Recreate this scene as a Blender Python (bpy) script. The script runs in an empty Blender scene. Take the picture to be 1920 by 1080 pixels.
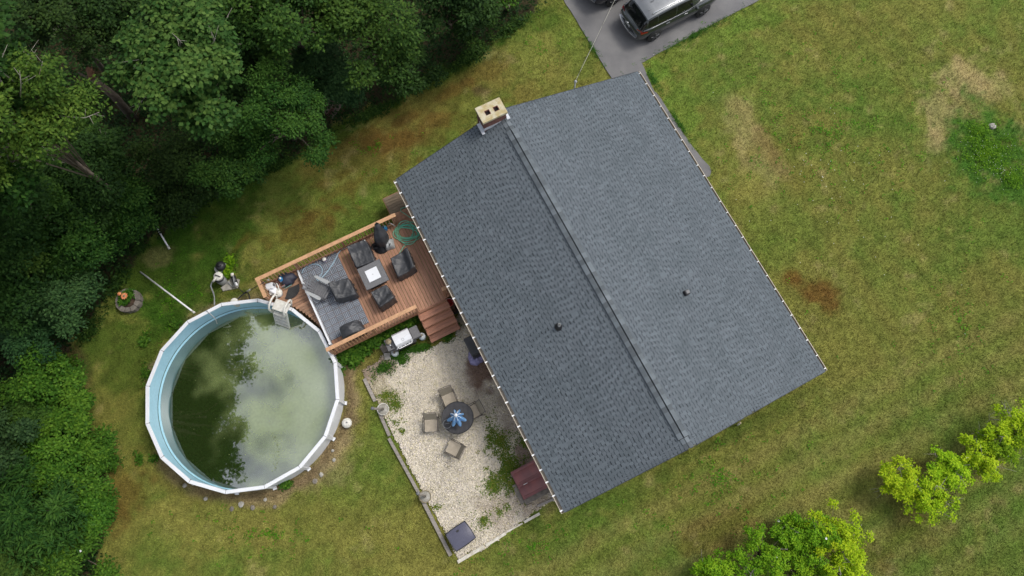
import bpy, math, random
import numpy as np
from mathutils import Matrix, Vector
R = math.radians
sc = bpy.context.scene
COL = sc.collection

# ------------------------------------------------------------------ camera, sky, sun, exposure
FPX, TILT, CAMH = 1377.0, R(15.3225), 30.7        # drone camera: focal length in px of a 1920 px frame, tilt off the nadir, height
cam_d = bpy.data.cameras.new('camera')
cam_d.sensor_width = 36.0
cam_d.lens = 36.0 * FPX / 1920.0
cam_d.clip_start, cam_d.clip_end = 0.1, 2000.0
cam = bpy.data.objects.new('camera', cam_d)
COL.objects.link(cam)
cam.location = (0, 0, CAMH)
cam.rotation_euler = (TILT, 0, 0)
sc.camera = cam

SUN_EL, SUN_AZ = R(58), R(62)                     # azimuth measured from +Y towards +X
w = bpy.data.worlds.new('World'); sc.world = w; w.use_nodes = True
nt = w.node_tree; nt.nodes.clear()
def wn(t, **k):
    n = nt.nodes.new(t)
    for a, b in k.items(): setattr(n, a, b)
    return n
sky = wn('ShaderNodeTexSky', sky_type='NISHITA', sun_disc=False)
sky.sun_elevation = SUN_EL; sky.sun_rotation = SUN_AZ; sky.dust_density = 3.0; sky.air_density = 1.0
hs = wn('ShaderNodeHueSaturation'); hs.inputs['Saturation'].default_value = 0.38
tc = wn('ShaderNodeTexCoord')
mp = wn('ShaderNodeMapping'); mp.inputs['Scale'].default_value = (1.0, 1.0, 1.6)
cn = wn('ShaderNodeTexNoise'); cn.inputs['Scale'].default_value = 4.2; cn.inputs['Detail'].default_value = 6; cn.inputs['Roughness'].default_value = 0.55
cr = wn('ShaderNodeValToRGB')
cr.color_ramp.elements[0].position = 0.40; cr.color_ramp.elements[0].color = (0.5, 0.52, 0.56, 1)
cr.color_ramp.elements[1].position = 0.62; cr.color_ramp.elements[1].color = (2.3, 2.27, 2.2, 1)
mx = wn('ShaderNodeMix', data_type='RGBA', blend_type='MULTIPLY'); mx.inputs[0].default_value = 1.0
bg = wn('ShaderNodeBackground'); bg.inputs['Strength'].default_value = 0.13
wo = wn('ShaderNodeOutputWorld')
L = nt.links.new
L(sky.outputs[0], hs.inputs['Color']); L(tc.outputs['Generated'], mp.inputs['Vector']); L(mp.outputs[0], cn.inputs['Vector'])
L(cn.outputs['Fac'], cr.inputs['Fac']); L(hs.outputs[0], mx.inputs[6]); L(cr.outputs[0], mx.inputs[7])
L(mx.outputs[2], bg.inputs['Color']); L(bg.outputs[0], wo.inputs['Surface'])
sun_d = bpy.data.lights.new('sun', 'SUN'); sun_d.energy = 1.3; sun_d.angle = R(14); sun_d.color = (1.0, 0.95, 0.87)
sun = bpy.data.objects.new('sun', sun_d); COL.objects.link(sun)
sdir = Vector((math.sin(SUN_AZ) * math.cos(SUN_EL), math.cos(SUN_AZ) * math.cos(SUN_EL), math.sin(SUN_EL)))
sun.rotation_euler = sdir.to_track_quat('Z', 'Y').to_euler()
sun.location = sdir * 60
vs = sc.view_settings
sc.display_settings.display_device = 'sRGB'
vs.view_transform = 'Standard'; vs.look = 'None'; vs.gamma = 1.0; vs.exposure = 0.38; vs.use_curve_mapping = False

# ------------------------------------------------------------------ measuring: photo pixel at a known height -> place in the yard
CT, ST = math.cos(TILT), math.sin(TILT)
def P(px, py, z=0.0):
    xc = (px - 960) / FPX; yc = -(py - 540) / FPX
    d = (xc, yc * CT + ST, yc * ST - CT)
    k = (z - CAMH) / d[2]
    return Vector((d[0] * k, d[1] * k, z))
def to_px(X, Y, Z):                                # numpy arrays -> pixel
    dz = Z - CAMH
    y = Y * CT + dz * ST; z = Y * -ST + dz * CT
    return 960 + FPX * X / -z, 540 - FPX * y / -z
YAW = -1.099; HO = Vector((2.854, 7.946, 0)); HU = Vector((math.cos(YAW), math.sin(YAW), 0)); HV = Vector((-HU.y, HU.x, 0))
def H(px, py, z=0.0):                              # the same in the house's own axes (along the ridge, across it)
    q = P(px, py, z) - HO
    return Vector((q.dot(HU), q.dot(HV), z))
def HW(a, b, z=0.0): return HO + HU * a + HV * b + Vector((0, 0, z))

# ------------------------------------------------------------------ mesh helpers
WMAT = {}                                          # world matrix of every thing (parts sit on it untransformed)
def tag(o, label=None, cat=None, group=None, kind=None):
    if label: o['label'] = label
    if cat: o['category'] = cat
    if group: o['group'] = group
    if kind: o['kind'] = kind
    return o
def thing(name, label, cat, loc=(0, 0, 0), rz=0.0, group=None):
    o = bpy.data.objects.new(name, None); COL.objects.link(o)
    o.empty_display_size = 0.2
    o.location = loc; o.rotation_euler = (0, 0, rz)
    WMAT[o.name] = Matrix.Translation(Vector(loc)) @ Matrix.Rotation(rz, 4, 'Z')
    return tag(o, label, cat, group)
class MB:
    def __init__(s): s.v = []; s.f = []; s.m = []; s.sm = []
    def add(s, vs, fs, mi=0, sm=False):
        o = len(s.v); s.v += [tuple(p) for p in vs]
        for f in fs: s.f.append(tuple(i + o for i in f)); s.m.append(mi); s.sm.append(sm)
        return s
    def box(s, c, size, rz=0.0, mi=0, M=None):
        x, y, z = size[0] / 2, size[1] / 2, size[2] / 2
        ps = [Vector((i * x, j * y, k * z)) for k in (-1, 1) for j in (-1, 1) for i in (-1, 1)]
        T = M if M is not None else Matrix.Rotation(rz, 4, 'Z')
        return s.add([T @ p + Vector(c) for p in ps], [(0, 2, 3, 1), (4, 5, 7, 6), (0, 1, 5, 4), (2, 6, 7, 3), (0, 4, 6, 2), (1, 3, 7, 5)], mi)
    def bbox(s, c, size, bv, rz=0.0, mi=0, M=None):   # box with chamfered top edges and corners
        x, y, z = size[0] / 2, size[1] / 2, size[2] / 2
        T = M if M is not None else Matrix.Rotation(rz, 4, 'Z')
        def ring(xx, yy, b, zz): return [(-xx + b, -yy, zz), (xx - b, -yy, zz), (xx, -yy + b, zz), (xx, yy - b, zz), (xx - b, yy, zz), (-xx + b, yy, zz), (-xx, yy - b, zz), (-xx, -yy + b, zz)]
        rs = ring(x, y, bv, -z) + ring(x, y, bv, z - bv) + ring(x - bv * .7, y - bv * .7, bv, z)
        fs = [tuple(range(7, -1, -1)), tuple(range(16, 24))]
        for r in (0, 8):
            fs += [(r + i, r + (i + 1) % 8, r + 8 + (i + 1) % 8, r + 8 + i) for i in range(8)]
        return s.add([T @ Vector(p) + Vector(c) for p in rs], fs, mi)
    def beam(s, p0, p1, wd, ht, mi=0, up=(0, 0, 1)):
        p0, p1 = Vector(p0), Vector(p1); d = (p1 - p0)
        x = d.normalized(); y = Vector(up).cross(x)
        if y.length < 1e-4: y = Vector((0, 1, 0)).cross(x)
        y.normalize(); z = x.cross(y)
        M = Matrix((x, y, z)).transposed().to_4x4()
        return s.box((p0 + p1) / 2, (d.length, wd, ht), mi=mi, M=M)
    def prism(s, poly, z0, z1, mi=0):
        n = len(poly); vs = [(p[0], p[1], z0) for p in poly] + [(p[0], p[1], z1) for p in poly]
        ar = sum(poly[i][0] * poly[(i + 1) % n][1] - poly[(i + 1) % n][0] * poly[i][1] for i in range(n))
        fs = [tuple(range(n - 1, -1, -1)), tuple(range(n, 2 * n))] + [(i, (i + 1) % n, n + (i + 1) % n, n + i) for i in range(n)]
        if ar < 0: fs = [tuple(reversed(f)) for f in fs]
        return s.add(vs, fs, mi)
    def tube(s, pts, r, n=6, mi=0, caps=True):
        pts = [Vector(p) for p in pts]; rs = r if isinstance(r, (list, tuple)) else [r] * len(pts)
        vs = []; ref = Vector((0, 0, 1))
        for i, p in enumerate(pts):
            d = (pts[min(i + 1, len(pts) - 1)] - pts[max(i - 1, 0)]).normalized()
            a = ref.cross(d)
            if a.length < .05: a = Vector((1, 0, 0)).cross(d)
            a.normalize(); b = d.cross(a)
            vs += [p + (a * math.cos(t) + b * math.sin(t)) * rs[i] for t in [2 * math.pi * k / n for k in range(n)]]
        fs = [(i * n + k, i * n + (k + 1) % n, (i + 1) * n + (k + 1) % n, (i + 1) * n + k) for i in range(len(pts) - 1) for k in range(n)]
        if caps: fs += [tuple(range(n - 1, -1, -1)), tuple(range((len(pts) - 1) * n, len(pts) * n))]
        return s.add(vs, fs, mi, True)
    def lathe(s, prof, c=(0, 0, 0), n=16, mi=0, M=None, sm=True):
        vs = []
        for r, z in prof:
            for k in range(n):
                p = Vector((r * math.cos(2 * math.pi * k / n), r * math.sin(2 * math.pi * k / n), z))
                if M is not None: p = M @ p
                vs.append(p + Vector(c))
        fs = [(i * n + k, i * n + (k + 1) % n, (i + 1) * n + (k + 1) % n, (i + 1) * n + k) for i in range(len(prof) - 1) for k in range(n)]
        fs += [tuple(range(n - 1, -1, -1)), tuple(range((len(prof) - 1) * n, len(prof) * n))]
        return s.add(vs, fs, mi, sm)
    def grid(s, fn, nu, nv, mi=0, sm=True):
        vs = [fn(i / nu, j / nv) for j in range(nv + 1) for i in range(nu + 1)]
        fs = [(j * (nu + 1) + i, j * (nu + 1) + i + 1, (j + 1) * (nu + 1) + i + 1, (j + 1) * (nu + 1) + i) for j in range(nv) for i in range(nu)]
        return s.add(vs, fs, mi, sm)
    def mesh(s, name, mats, inv=None):
        me = bpy.data.meshes.new(name)
        vs = s.v if inv is None else [tuple(inv @ Vector(p)) for p in s.v]
        me.from_pydata(vs, [], s.f)
        for m in (mats if isinstance(mats, (list, tuple)) else [mats]): me.materials.append(m)
        me.polygons.foreach_set('material_index', s.m); me.polygons.foreach_set('use_smooth', s.sm)
        me.update()
        return me
    def build(s, name, mats, parent=None, world=True):
        inv = None
        if parent is not None and world: inv = WMAT[parent.name].inverted()
        return put(name, s.mesh(name, mats, inv), parent)
def put(name, me, parent=None):
    o = bpy.data.objects.new(name, me); COL.objects.link(o)
    if parent is not None:
        o.parent = parent; WMAT[o.name] = WMAT[parent.name]
    else: WMAT[o.name] = Matrix.Identity(4)
    return o
def npmesh(name, V, F, mats, attrs=None, smooth=False):   # big meshes straight from numpy
    me = bpy.data.meshes.new(name)
    V = np.asarray(V, np.float32); F = np.asarray(F, np.int32); k = F.shape[1]
    me.vertices.add(len(V)); me.vertices.foreach_set('co', V.ravel())
    me.loops.add(F.size); me.loops.foreach_set('vertex_index', F.ravel())
    me.polygons.add(len(F)); me.polygons.foreach_set('loop_start', np.arange(0, F.size, k, dtype=np.int32))
    if smooth: me.polygons.foreach_set('use_smooth', np.ones(len(F), bool))
    for m in (mats if isinstance(mats, (list, tuple)) else [mats]): me.materials.append(m)
    for an, (ty, dom, arr) in (attrs or {}).items():
        at = me.attributes.new(an, ty, dom)
        at.data.foreach_set('color' if ty == 'FLOAT_COLOR' else 'value', np.asarray(arr, np.float32).ravel())
    me.update(calc_edges=True); me.validate()
    return me
def kids(o): return [c for c in bpy.data.objects if c.parent == o]
def copy_tree(o, loc=None, rz=None, label=None, parent=None):
    c = o.copy(); COL.objects.link(c)
    if parent is not None: c.parent = parent
    if loc is not None: c.location = loc
    if rz is not None: c.rotation_euler = (0, 0, rz)
    if label: c['label'] = label
    for ch in kids(o): copy_tree(ch, parent=c)
    return c

# ------------------------------------------------------------------ materials
def mat(name, c1, c2=None, rough=.6, scale=6.0, stretch=(1, 1, 1), rnd=0.0, bump=0.0, bscale=60.0, metal=0.0, spec=.5, detail=4, lo=.35, hi=.65, fine=0.0, coat=0.0):
    m = bpy.data.materials.new(name); m.use_nodes = True
    t = m.node_tree; N = t.nodes; K = t.links.new; bs = N['Principled BSDF']
    bs.inputs['Roughness'].default_value = rough; bs.inputs['Metallic'].default_value = metal
    bs.inputs['Specular IOR Level'].default_value = spec; bs.inputs['Coat Weight'].default_value = coat
    c2 = c2 or tuple(x * .8 for x in c1)
    tcn = N.new('ShaderNodeTexCoord'); mpn = N.new('ShaderNodeMapping'); mpn.inputs['Scale'].default_value = stretch
    K(tcn.outputs['Object'], mpn.inputs[0])
    oi = N.new('ShaderNodeObjectInfo'); ge = N.new('ShaderNodeNewGeometry')
    ad = N.new('ShaderNodeMath'); ad.operation = 'ADD'; K(oi.outputs['Random'], ad.inputs[0]); K(ge.outputs['Random Per Island'], ad.inputs[1])
    fr = N.new('ShaderNodeMath'); fr.operation = 'FRACT'; K(ad.outputs[0], fr.inputs[0])
    n1 = N.new('ShaderNodeTexNoise'); n1.noise_dimensions = '4D'; n1.inputs['Scale'].default_value = scale; n1.inputs['Detail'].default_value = detail
    K(mpn.outputs[0], n1.inputs['Vector'])
    ws = N.new('ShaderNodeMath'); ws.operation = 'MULTIPLY'; ws.inputs[1].default_value = 40.0 if rnd else 0.0; K(fr.outputs[0], ws.inputs[0]); K(ws.outputs[0], n1.inputs['W'])
    rp = N.new('ShaderNodeValToRGB'); rp.color_ramp.elements[0].position = lo; rp.color_ramp.elements[1].position = hi
    rp.color_ramp.elements[0].color = (*c2, 1); rp.color_ramp.elements[1].color = (*c1, 1)
    K(n1.outputs['Fac'], rp.inputs[0])
    v = N.new('ShaderNodeMapRange'); v.inputs['To Min'].default_value = 1 - rnd; v.inputs['To Max'].default_value = 1 + rnd; K(fr.outputs[0], v.inputs['Value'])
    out = v.outputs[0]
    if fine:
        n2 = N.new('ShaderNodeTexNoise'); n2.inputs['Scale'].default_value = bscale; n2.inputs['Detail'].default_value = 3; K(mpn.outputs[0], n2.inputs['Vector'])
        v2 = N.new('ShaderNodeMapRange'); v2.inputs['From Min'].default_value = .3; v2.inputs['From Max'].default_value = .7
        v2.inputs['To Min'].default_value = 1 - fine; v2.inputs['To Max'].default_value = 1 + fine; K(n2.outputs['Fac'], v2.inputs['Value'])
        mm = N.new('ShaderNodeMath'); mm.operation = 'MULTIPLY'; K(out, mm.inputs[0]); K(v2.outputs[0], mm.inputs[1]); out = mm.outputs[0]
    mu = N.new('ShaderNodeVectorMath'); mu.operation = 'SCALE'; K(rp.outputs[0], mu.inputs[0]); K(out, mu.inputs['Scale'])
    K(mu.outputs[0], bs.inputs['Base Color'])
    if bump:
        nb = N.new('ShaderNodeTexNoise'); nb.inputs['Scale'].default_value = bscale; nb.inputs['Detail'].default_value = 4; K(mpn.outputs[0], nb.inputs['Vector'])
        bp = N.new('ShaderNodeBump'); bp.inputs['Strength'].default_value = bump; bp.inputs['Distance'].default_value = .02
        K(nb.outputs['Fac'], bp.inputs['Height']); K(bp.outputs[0], bs.inputs['Normal'])
    return m
def leaf_mat(name, dark, mid, bright, trans=.28, rough=.6, spec=.1):
    m = bpy.data.materials.new(name); m.use_nodes = True
    t = m.node_tree; N = t.nodes; K = t.links.new; bs = N['Principled BSDF']; out = N['Material Output']
    bs.inputs['Roughness'].default_value = rough; bs.inputs['Specular IOR Level'].default_value = spec
    at = N.new('ShaderNodeAttribute'); at.attribute_name = 'tint'
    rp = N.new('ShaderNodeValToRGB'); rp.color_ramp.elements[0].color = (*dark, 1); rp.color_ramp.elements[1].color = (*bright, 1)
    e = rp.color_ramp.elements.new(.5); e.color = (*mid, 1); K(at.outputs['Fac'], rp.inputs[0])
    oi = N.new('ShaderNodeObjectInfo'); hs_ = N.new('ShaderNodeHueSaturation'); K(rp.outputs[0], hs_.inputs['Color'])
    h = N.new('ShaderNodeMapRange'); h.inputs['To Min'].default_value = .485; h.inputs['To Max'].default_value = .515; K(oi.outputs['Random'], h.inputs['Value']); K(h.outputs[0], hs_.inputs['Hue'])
    tr = N.new('ShaderNodeBsdfTranslucent'); mxs = N.new('ShaderNodeMixShader'); mxs.inputs[0].default_value = trans
    K(hs_.outputs[0], bs.inputs['Base Color']); K(hs_.outputs[0], tr.inputs['Color'])
    K(bs.outputs[0], mxs.inputs[1]); K(tr.outputs[0], mxs.inputs[2]); K(mxs.outputs[0], out.inputs['Surface'])
    return m
def attr_mat(name, attr, fine_scale, fine, rough=.9, bump=.4, spec=.15):
    m = bpy.data.materials.new(name); m.use_nodes = True
    t = m.node_tree; N = t.nodes; K = t.links.new; bs = N['Principled BSDF']
    bs.inputs['Roughness'].default_value = rough; bs.inputs['Specular IOR Level'].default_value = spec
    at = N.new('ShaderNodeAttribute'); at.attribute_name = attr
    tcn = N.new('ShaderNodeTexCoord')
    n2 = N.new('ShaderNodeTexNoise'); n2.inputs['Scale'].default_value = fine_scale; n2.inputs['Detail'].default_value = 5; n2.inputs['Roughness'].default_value = .7; K(tcn.outputs['Object'], n2.inputs['Vector'])
    v2 = N.new('ShaderNodeMapRange'); v2.inputs['From Min'].default_value = .3; v2.inputs['From Max'].default_value = .7
    v2.inputs['To Min'].default_value = 1 - fine; v2.inputs['To Max'].default_value = 1 + fine; K(n2.outputs['Fac'], v2.inputs['Value'])
    mu = N.new('ShaderNodeVectorMath'); mu.operation = 'SCALE'; K(at.outputs['Color'], mu.inputs[0]); K(v2.outputs[0], mu.inputs['Scale']); K(mu.outputs[0], bs.inputs['Base Color'])
    if bump:
        bp = N.new('ShaderNodeBump'); bp.inputs['Strength'].default_value = bump; bp.inputs['Distance'].default_value = .04; K(n2.outputs['Fac'], bp.inputs['Height']); K(bp.outputs[0], bs.inputs['Normal'])
    return m

# numpy value noise
_rng = np.random.default_rng(7)
_G = _rng.random((256, 256))
def vnoise(x, y, s, seed=0):
    x = x / s + seed * 17.3; y = y / s + seed * 9.7
    xi = np.floor(x).astype(int); yi = np.floor(y).astype(int); fx = x - xi; fy = y - yi
    fx = fx * fx * (3 - 2 * fx); fy = fy * fy * (3 - 2 * fy)
    g = lambda i, j: _G[(xi + i) % 256, (yi + j) % 256]
    return (g(0, 0) * (1 - fx) + g(1, 0) * fx) * (1 - fy) + (g(0, 1) * (1 - fx) + g(1, 1) * fx) * fy
def fbm(x, y, s, seed=0, oct=4):
    t = 0; a = 1; n = 0
    for o in range(oct):
        t = t + a * vnoise(x, y, s, seed + o * 3.1); n += a; a *= .55; s *= .5
    return t / n
def sstep(x, a, b):
    t = np.clip((x - a) / (b - a), 0, 1); return t * t * (3 - 2 * t)

M = {}
M['red_deck'] = mat('redwood_stained_boards', (.40, .205, .12), (.28, .145, .085), rough=.55, scale=3.5, stretch=(.6, 6, 6), rnd=.16, fine=.15, bscale=14)
M['platform_wood'] = mat('worn_redwood_boards', (.36, .19, .11), (.24, .145, .09), rough=.6, scale=3, stretch=(6, .8, 6), rnd=.18, fine=.18, bscale=12)
M['grey_wood'] = mat('sun_bleached_boards', (.21, .155, .1), (.15, .115, .075), rough=.75, scale=3, stretch=(6, .8, 6), rnd=.14, fine=.2, bscale=14)
M['rail_wood'] = mat('fresh_cedar_rail', (.5, .285, .15), (.39, .22, .115), rough=.55, scale=3, stretch=(2, 2, 6), rnd=.1, fine=.12, bscale=16)
M['stair_wood'] = mat('red_brown_stair_boards', (.35, .155, .092), (.27, .125, .075), rough=.55, scale=3, stretch=(5, .8, 5), rnd=.12, fine=.12, bscale=14)
M['dark_wood'] = mat('dark_framing_wood', (.16, .08, .045), (.1, .055, .03), rough=.7, scale=4)  # dark brown wood of posts and bucket stand
M['white_vinyl'] = mat('white_vinyl', (.7, .715, .74), (.64, .655, .68), rough=.35, scale=2)
M['white_metal'] = mat('white_painted_metal', (.76, .77, .78), (.66, .66, .66), rough=.4, scale=5)
M['dirty_white'] = mat('stained_white_plastic', (.66, .65, .6), (.52, .5, .44), rough=.5, scale=9)
M['black_cover'] = mat('black_vinyl_cover', (.045, .047, .052), (.03, .032, .036), rough=.5, scale=5, bump=.2, bscale=18, spec=.5)
M['black_plastic'] = mat('black_plastic', (.022, .022, .025), (.014, .014, .016), rough=.4)
M['black_metal'] = mat('black_metal', (.03, .03, .033), (.02, .02, .022), rough=.45, metal=.3)
M['grey_plastic'] = mat('grey_resin', (.15, .15, .155), (.12, .12, .125), rough=.5, scale=8, rnd=.06)
M['pale_grey'] = mat('pale_grey_resin', (.36, .37, .37), (.3, .31, .31), rough=.5)
M['tile_slat'] = mat('grey_composite_slats', (.24, .265, .305), (.19, .21, .245), rough=.6, scale=5, rnd=.14)
M['stone_top'] = mat('grey_stone_top', (.14, .14, .145), (.1, .1, .105), rough=.6, scale=22, fine=.15, bscale=90)
M['concrete'] = mat('weathered_concrete', (.36, .345, .31), (.25, .235, .2), rough=.9, scale=7, bump=.3, bscale=50, fine=.15)
M['grey_stone'] = mat('grey_brown_stone', (.22, .195, .165), (.14, .125, .105), rough=.9, scale=6, rnd=.15, bump=.4, bscale=30, fine=.15)
M['timber'] = mat('weathered_grey_timber', (.3, .27, .24), (.2, .18, .16), rough=.85, scale=3, stretch=(1, 9, 9), rnd=.1, fine=.15)
M['pale_timber'] = mat('peeling_white_timber', (.56, .54, .48), (.38, .35, .28), rough=.85, scale=7, rnd=.1, fine=.15)
M['pale_wire'] = mat('pale_insulated_wire', (.5, .48, .4), (.3, .29, .24), rough=.6, scale=3)
M['blue_liner'] = mat('pale_blue_pool_liner', (.30, .52, .62), (.25, .46, .56), rough=.45, scale=1.5, lo=.3, hi=.7, fine=.06, bscale=9)
M['maroon'] = mat('maroon_painted_steel', (.22, .07, .065), (.15, .055, .055), rough=.4, scale=3)
M['gutter'] = mat('tan_aluminium', (.4, .35, .28), (.33, .29, .23), rough=.5, scale=3)
M['siding'] = mat('tan_siding', (.42, .38, .31), (.38, .34, .28), rough=.7, scale=3)
M['green_hose'] = mat('green_hose', (.11, .55, .39), (.2, .42, .26), rough=.45, scale=1.2)
M['blue_hose'] = mat('pale_blue_hose', (.3, .42, .5), (.25, .36, .44), rough=.5)
M['grey_hose'] = mat('grey_ribbed_hose', (.26, .27, .27), (.2, .21, .21), rough=.6)
M['steel'] = mat('brushed_steel', (.72, .73, .74), (.66, .67, .68), rough=.38, metal=.55, scale=3)
M['propane'] = mat('pale_propane_paint', (.55, .6, .62), (.47, .52, .55), rough=.4)
M['blue_cloth'] = mat('sky_blue_canvas', (.16, .33, .58), (.11, .25, .48), rough=.8, scale=8)
M['sling'] = mat('tan_sling_fabric', (.36, .31, .245), (.3, .26, .2), rough=.8, scale=9, fine=.08, bscale=90)
M['bronze'] = mat('bronze_frame', (.13, .115, .1), (.09, .08, .07), rough=.45, metal=.3)
M['purple'] = mat('lavender_grey_cloth', (.27, .25, .42), (.15, .14, .26), rough=.7, scale=10)
M['red_plastic'] = mat('red_plastic', (.42, .04, .03), (.3, .03, .025), rough=.4)
M['navy'] = mat('navy_cloth', (.03, .032, .055), (.018, .02, .035), rough=.6, scale=8)
M['blue_plastic'] = mat('blue_plastic', (.03, .2, .42), (.02, .15, .34), rough=.3)
M['teal'] = mat('teal_metal', (.12, .3, .28), (.1, .25, .24), rough=.4)
M['pink'] = mat('pink_plastic', (.5, .25, .25), rough=.5)
M['tan_bowl'] = mat('tan_clay', (.3, .25, .16), (.22, .18, .11), rough=.7, scale=9)
M['bark'] = mat('grey_brown_bark', (.17, .135, .105), (.09, .07, .055), rough=.95, scale=5, stretch=(3, 3, .7), bump=.6, bscale=25)
M['pale_bark'] = mat('pale_dead_twigs', (.33, .3, .26), (.22, .2, .17), rough=.9, scale=6)
M['brick'] = mat('red_brown_brick', (.2, .09, .07), (.13, .065, .055), rough=.9, scale=9, rnd=.25)
M['flue'] = mat('terracotta_flue', (.24, .1, .075), (.17, .075, .06), rough=.9)
M['flashing'] = mat('grey_white_flashing', (.62, .64, .68), (.5, .52, .56), rough=.4, metal=.2)
M['flat_black'] = mat('flat_black', (.012, .011, .011), rough=.95)
M['asphalt'] = mat('grey_asphalt', (.18, .176, .174), (.105, .104, .108), rough=.85, scale=.7, detail=9, bump=.25, bscale=70, fine=.16, lo=.32, hi=.68)
M['petal'] = mat('orange_petals', (.72, .3, .12), (.6, .2, .08), rough=.6)
M['soil'] = mat('brown_soil', (.08, .05, .03), (.05, .03, .02), rough=.95, scale=12, bump=.5)

# ================================================================== THE SETTING
GREEN, BGREEN, OLIVE, YOLIVE = (.082, .148, .020), (.106, .19, .024), (.165, .166, .036), (.225, .207, .05)
TAN, BROWN, DGREEN, DIRT, DBROWN = (.36, .28, .13), (.13, .078, .018), (.03, .085, .006), (.32, .225, .145), (.1, .06, .033)
WOODS = [(-400, -300), (1100, -160), (1015, 8), (905, 82), (830, 122), (742, 180), (655, 222), (560, 288), (450, 333), (340, 398), (250, 478), (205, 556), (150, 632), (120, 676), (160, 760), (182, 900), (198, 1120), (-400, 1120)]
def inpoly(x, y, poly):
    c = np.zeros(x.shape, bool); n = len(poly); j = n - 1
    for i in range(n):
        xi, yi = poly[i]; xj, yj = poly[j]
        c ^= ((yi > y) != (yj > y)) & (x < (xj - xi) * (y - yi) / (yj - yi + 1e-12) + xi); j = i
    return c
PATCH = [  # grass tones, some with woodland shade put in: photo px of the centre, radii, turn, kind, strength
    (1760, 210, 34, 80, 12, TAN, .62), (1800, 145, 70, 30, 0, TAN, .6), (1865, 160, 40, 30, 20, TAN, .5), (1815, 210, 44, 40, 0, TAN, .35), (1750, 265, 40, 26, 0, TAN, .6), (1905, 245, 40, 22, 0, TAN, .5), (1855, 285, 92, 80, 20, (.048, .125, .014), 1.0), (1905, 345, 50, 40, 0, (.048, .125, .014), .7),
    (1385, 215, 48, 50, 0, TAN, .42), (1425, 300, 42, 62, -20, TAN, .45), (1440, 270, 30, 40, 0, BROWN, .3), (1410, 345, 36, 40, 0, YOLIVE, .6), (1480, 310, 40, 60, -30, BROWN, .25),
    (1270, 195, 34, 100, -32, BGREEN, .55), (1300, 100, 150, 30, -26, BGREEN, .5), (1380, 130, 120, 50, -26, GREEN, .5), (1230, 140, 30, 30, 0, BGREEN, .5), (1420, 30, 60, 26, -26, BGREEN, .5),
    (1515, 535, 58, 24, 20, BROWN, .7), (1535, 550, 44, 22, 35, (.13, .066, .016), .8), (1490, 520, 26, 12, 0, (.13, .06, .014), .6), (1560, 60, 130, 40, 10, BROWN, .1), (1640, 190, 60, 60, 0, GREEN, .4), (1470, 430, 70, 70, 0, GREEN, .35),
    (1640, 120, 90, 60, 0, GREEN, .2), (1480, 700, 40, 100, 0, OLIVE, .3), (1600, 900, 120, 50, -30, YOLIVE, .3), (1700, 1000, 90, 40, -20, BROWN, .3), (1880, 1000, 90, 60, 0, GREEN, .45), (1640, 1040, 40, 40, 0, BROWN, .35),
    (1700, 870, 60, 20, 10, BROWN, .4), (1340, 1000, 70, 34, -30, BROWN, .4), (1310, 850, 140, 16, -30, DGREEN, .35), (1420, 790, 110, 15, -30, DGREEN, .35), (1130, 950, 140, 25, -28, GREEN, .45),
    (1120, 1040, 90, 40, -20, OLIVE, .5), (960, 1030, 90, 30, -28, GREEN, .35), (870, 1070, 70, 20, 0, YOLIVE, .4),
    (760, 1010, 120, 90, 0, YOLIVE, .35), (700, 880, 80, 90, 30, GREEN, .4), (720, 800, 24, 60, -30, BGREEN, .4), (660, 730, 22, 80, -10, DIRT, .5), (690, 690, 24, 26, 0, DBROWN, .35), (600, 870, 70, 50, -30, DIRT, .25),
    (620, 830, 40, 40, 0, YOLIVE, .4), (560, 970, 140, 50, 0, OLIVE, .5), (390, 980, 120, 70, 0, YOLIVE, .5), (240, 920, 42, 50, 0, BROWN, .6), (215, 970, 30, 30, 0, BROWN, .4), (320, 980, 60, 40, 20, YOLIVE, .4),
    (150, 690, 18, 60, -15, DBROWN, .7), (190, 760, 20, 50, -20, OLIVE, .6), (230, 800, 40, 80, 0, OLIVE, .5), (30, 660, 70, 40, 0, DBROWN, .8), (160, 1000, 20, 60, 0, TAN, .25),
    (330, 520, 150, 100, 0, DGREEN, .75), (400, 440, 110, 60, -30, DGREEN, .6), (230, 640, 90, 80, 0, DGREEN, .6), (310, 590, 60, 50, 0, DGREEN, .5), (450, 420, 60, 40, -30, DGREEN, .4), (290, 480, 28, 16, 0, TAN, .3),  # shade of the woods is put into the dark green here
    (560, 430, 90, 40, -25, BROWN, .6), (590, 400, 50, 25, -20, BROWN, .5), (540, 480, 70, 22, -25, OLIVE, .5), (670, 300, 130, 60, -28, BROWN, .35), (820, 200, 190, 70, -25, BROWN, .35), (990, 110, 90, 60, -25, YOLIVE, .35),
    (735, 265, 60, 18, -20, BROWN, .8), (760, 222, 34, 12, -25, BROWN, .7), (690, 250, 40, 16, -20, BROWN, .5), (850, 170, 36, 14, -25, BROWN, .7), (905, 172, 18, 10, 0, DBROWN, .6), (820, 225, 40, 14, -15, BROWN, .6), (650, 350, 60, 20, -25, BROWN, .5), (930, 120, 50, 18, -20, BROWN, .4),
    (640, 330, 50, 14, -25, BROWN, .4), (1090, 110, 40, 40, 0, GREEN, .4), (1060, 60, 30, 40, 0, BGREEN, .4), (1090, 200, 60, 30, -15, OLIVE, .3),
    (450, 340, 160, 26, -34, DGREEN, .7), (640, 240, 110, 22, -28, DGREEN, .7), (830, 130, 130, 22, -30, DGREEN, .7), (1000, 40, 60, 26, -30, DGREEN, .6),  # dark edge grass, partly tree shade put into its colour
]
PC = Vector((-10.7812, 3.7169, 0)); PR = 3.8976; PZ = 1.3          # pool centre, rim radius, rim height
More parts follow.
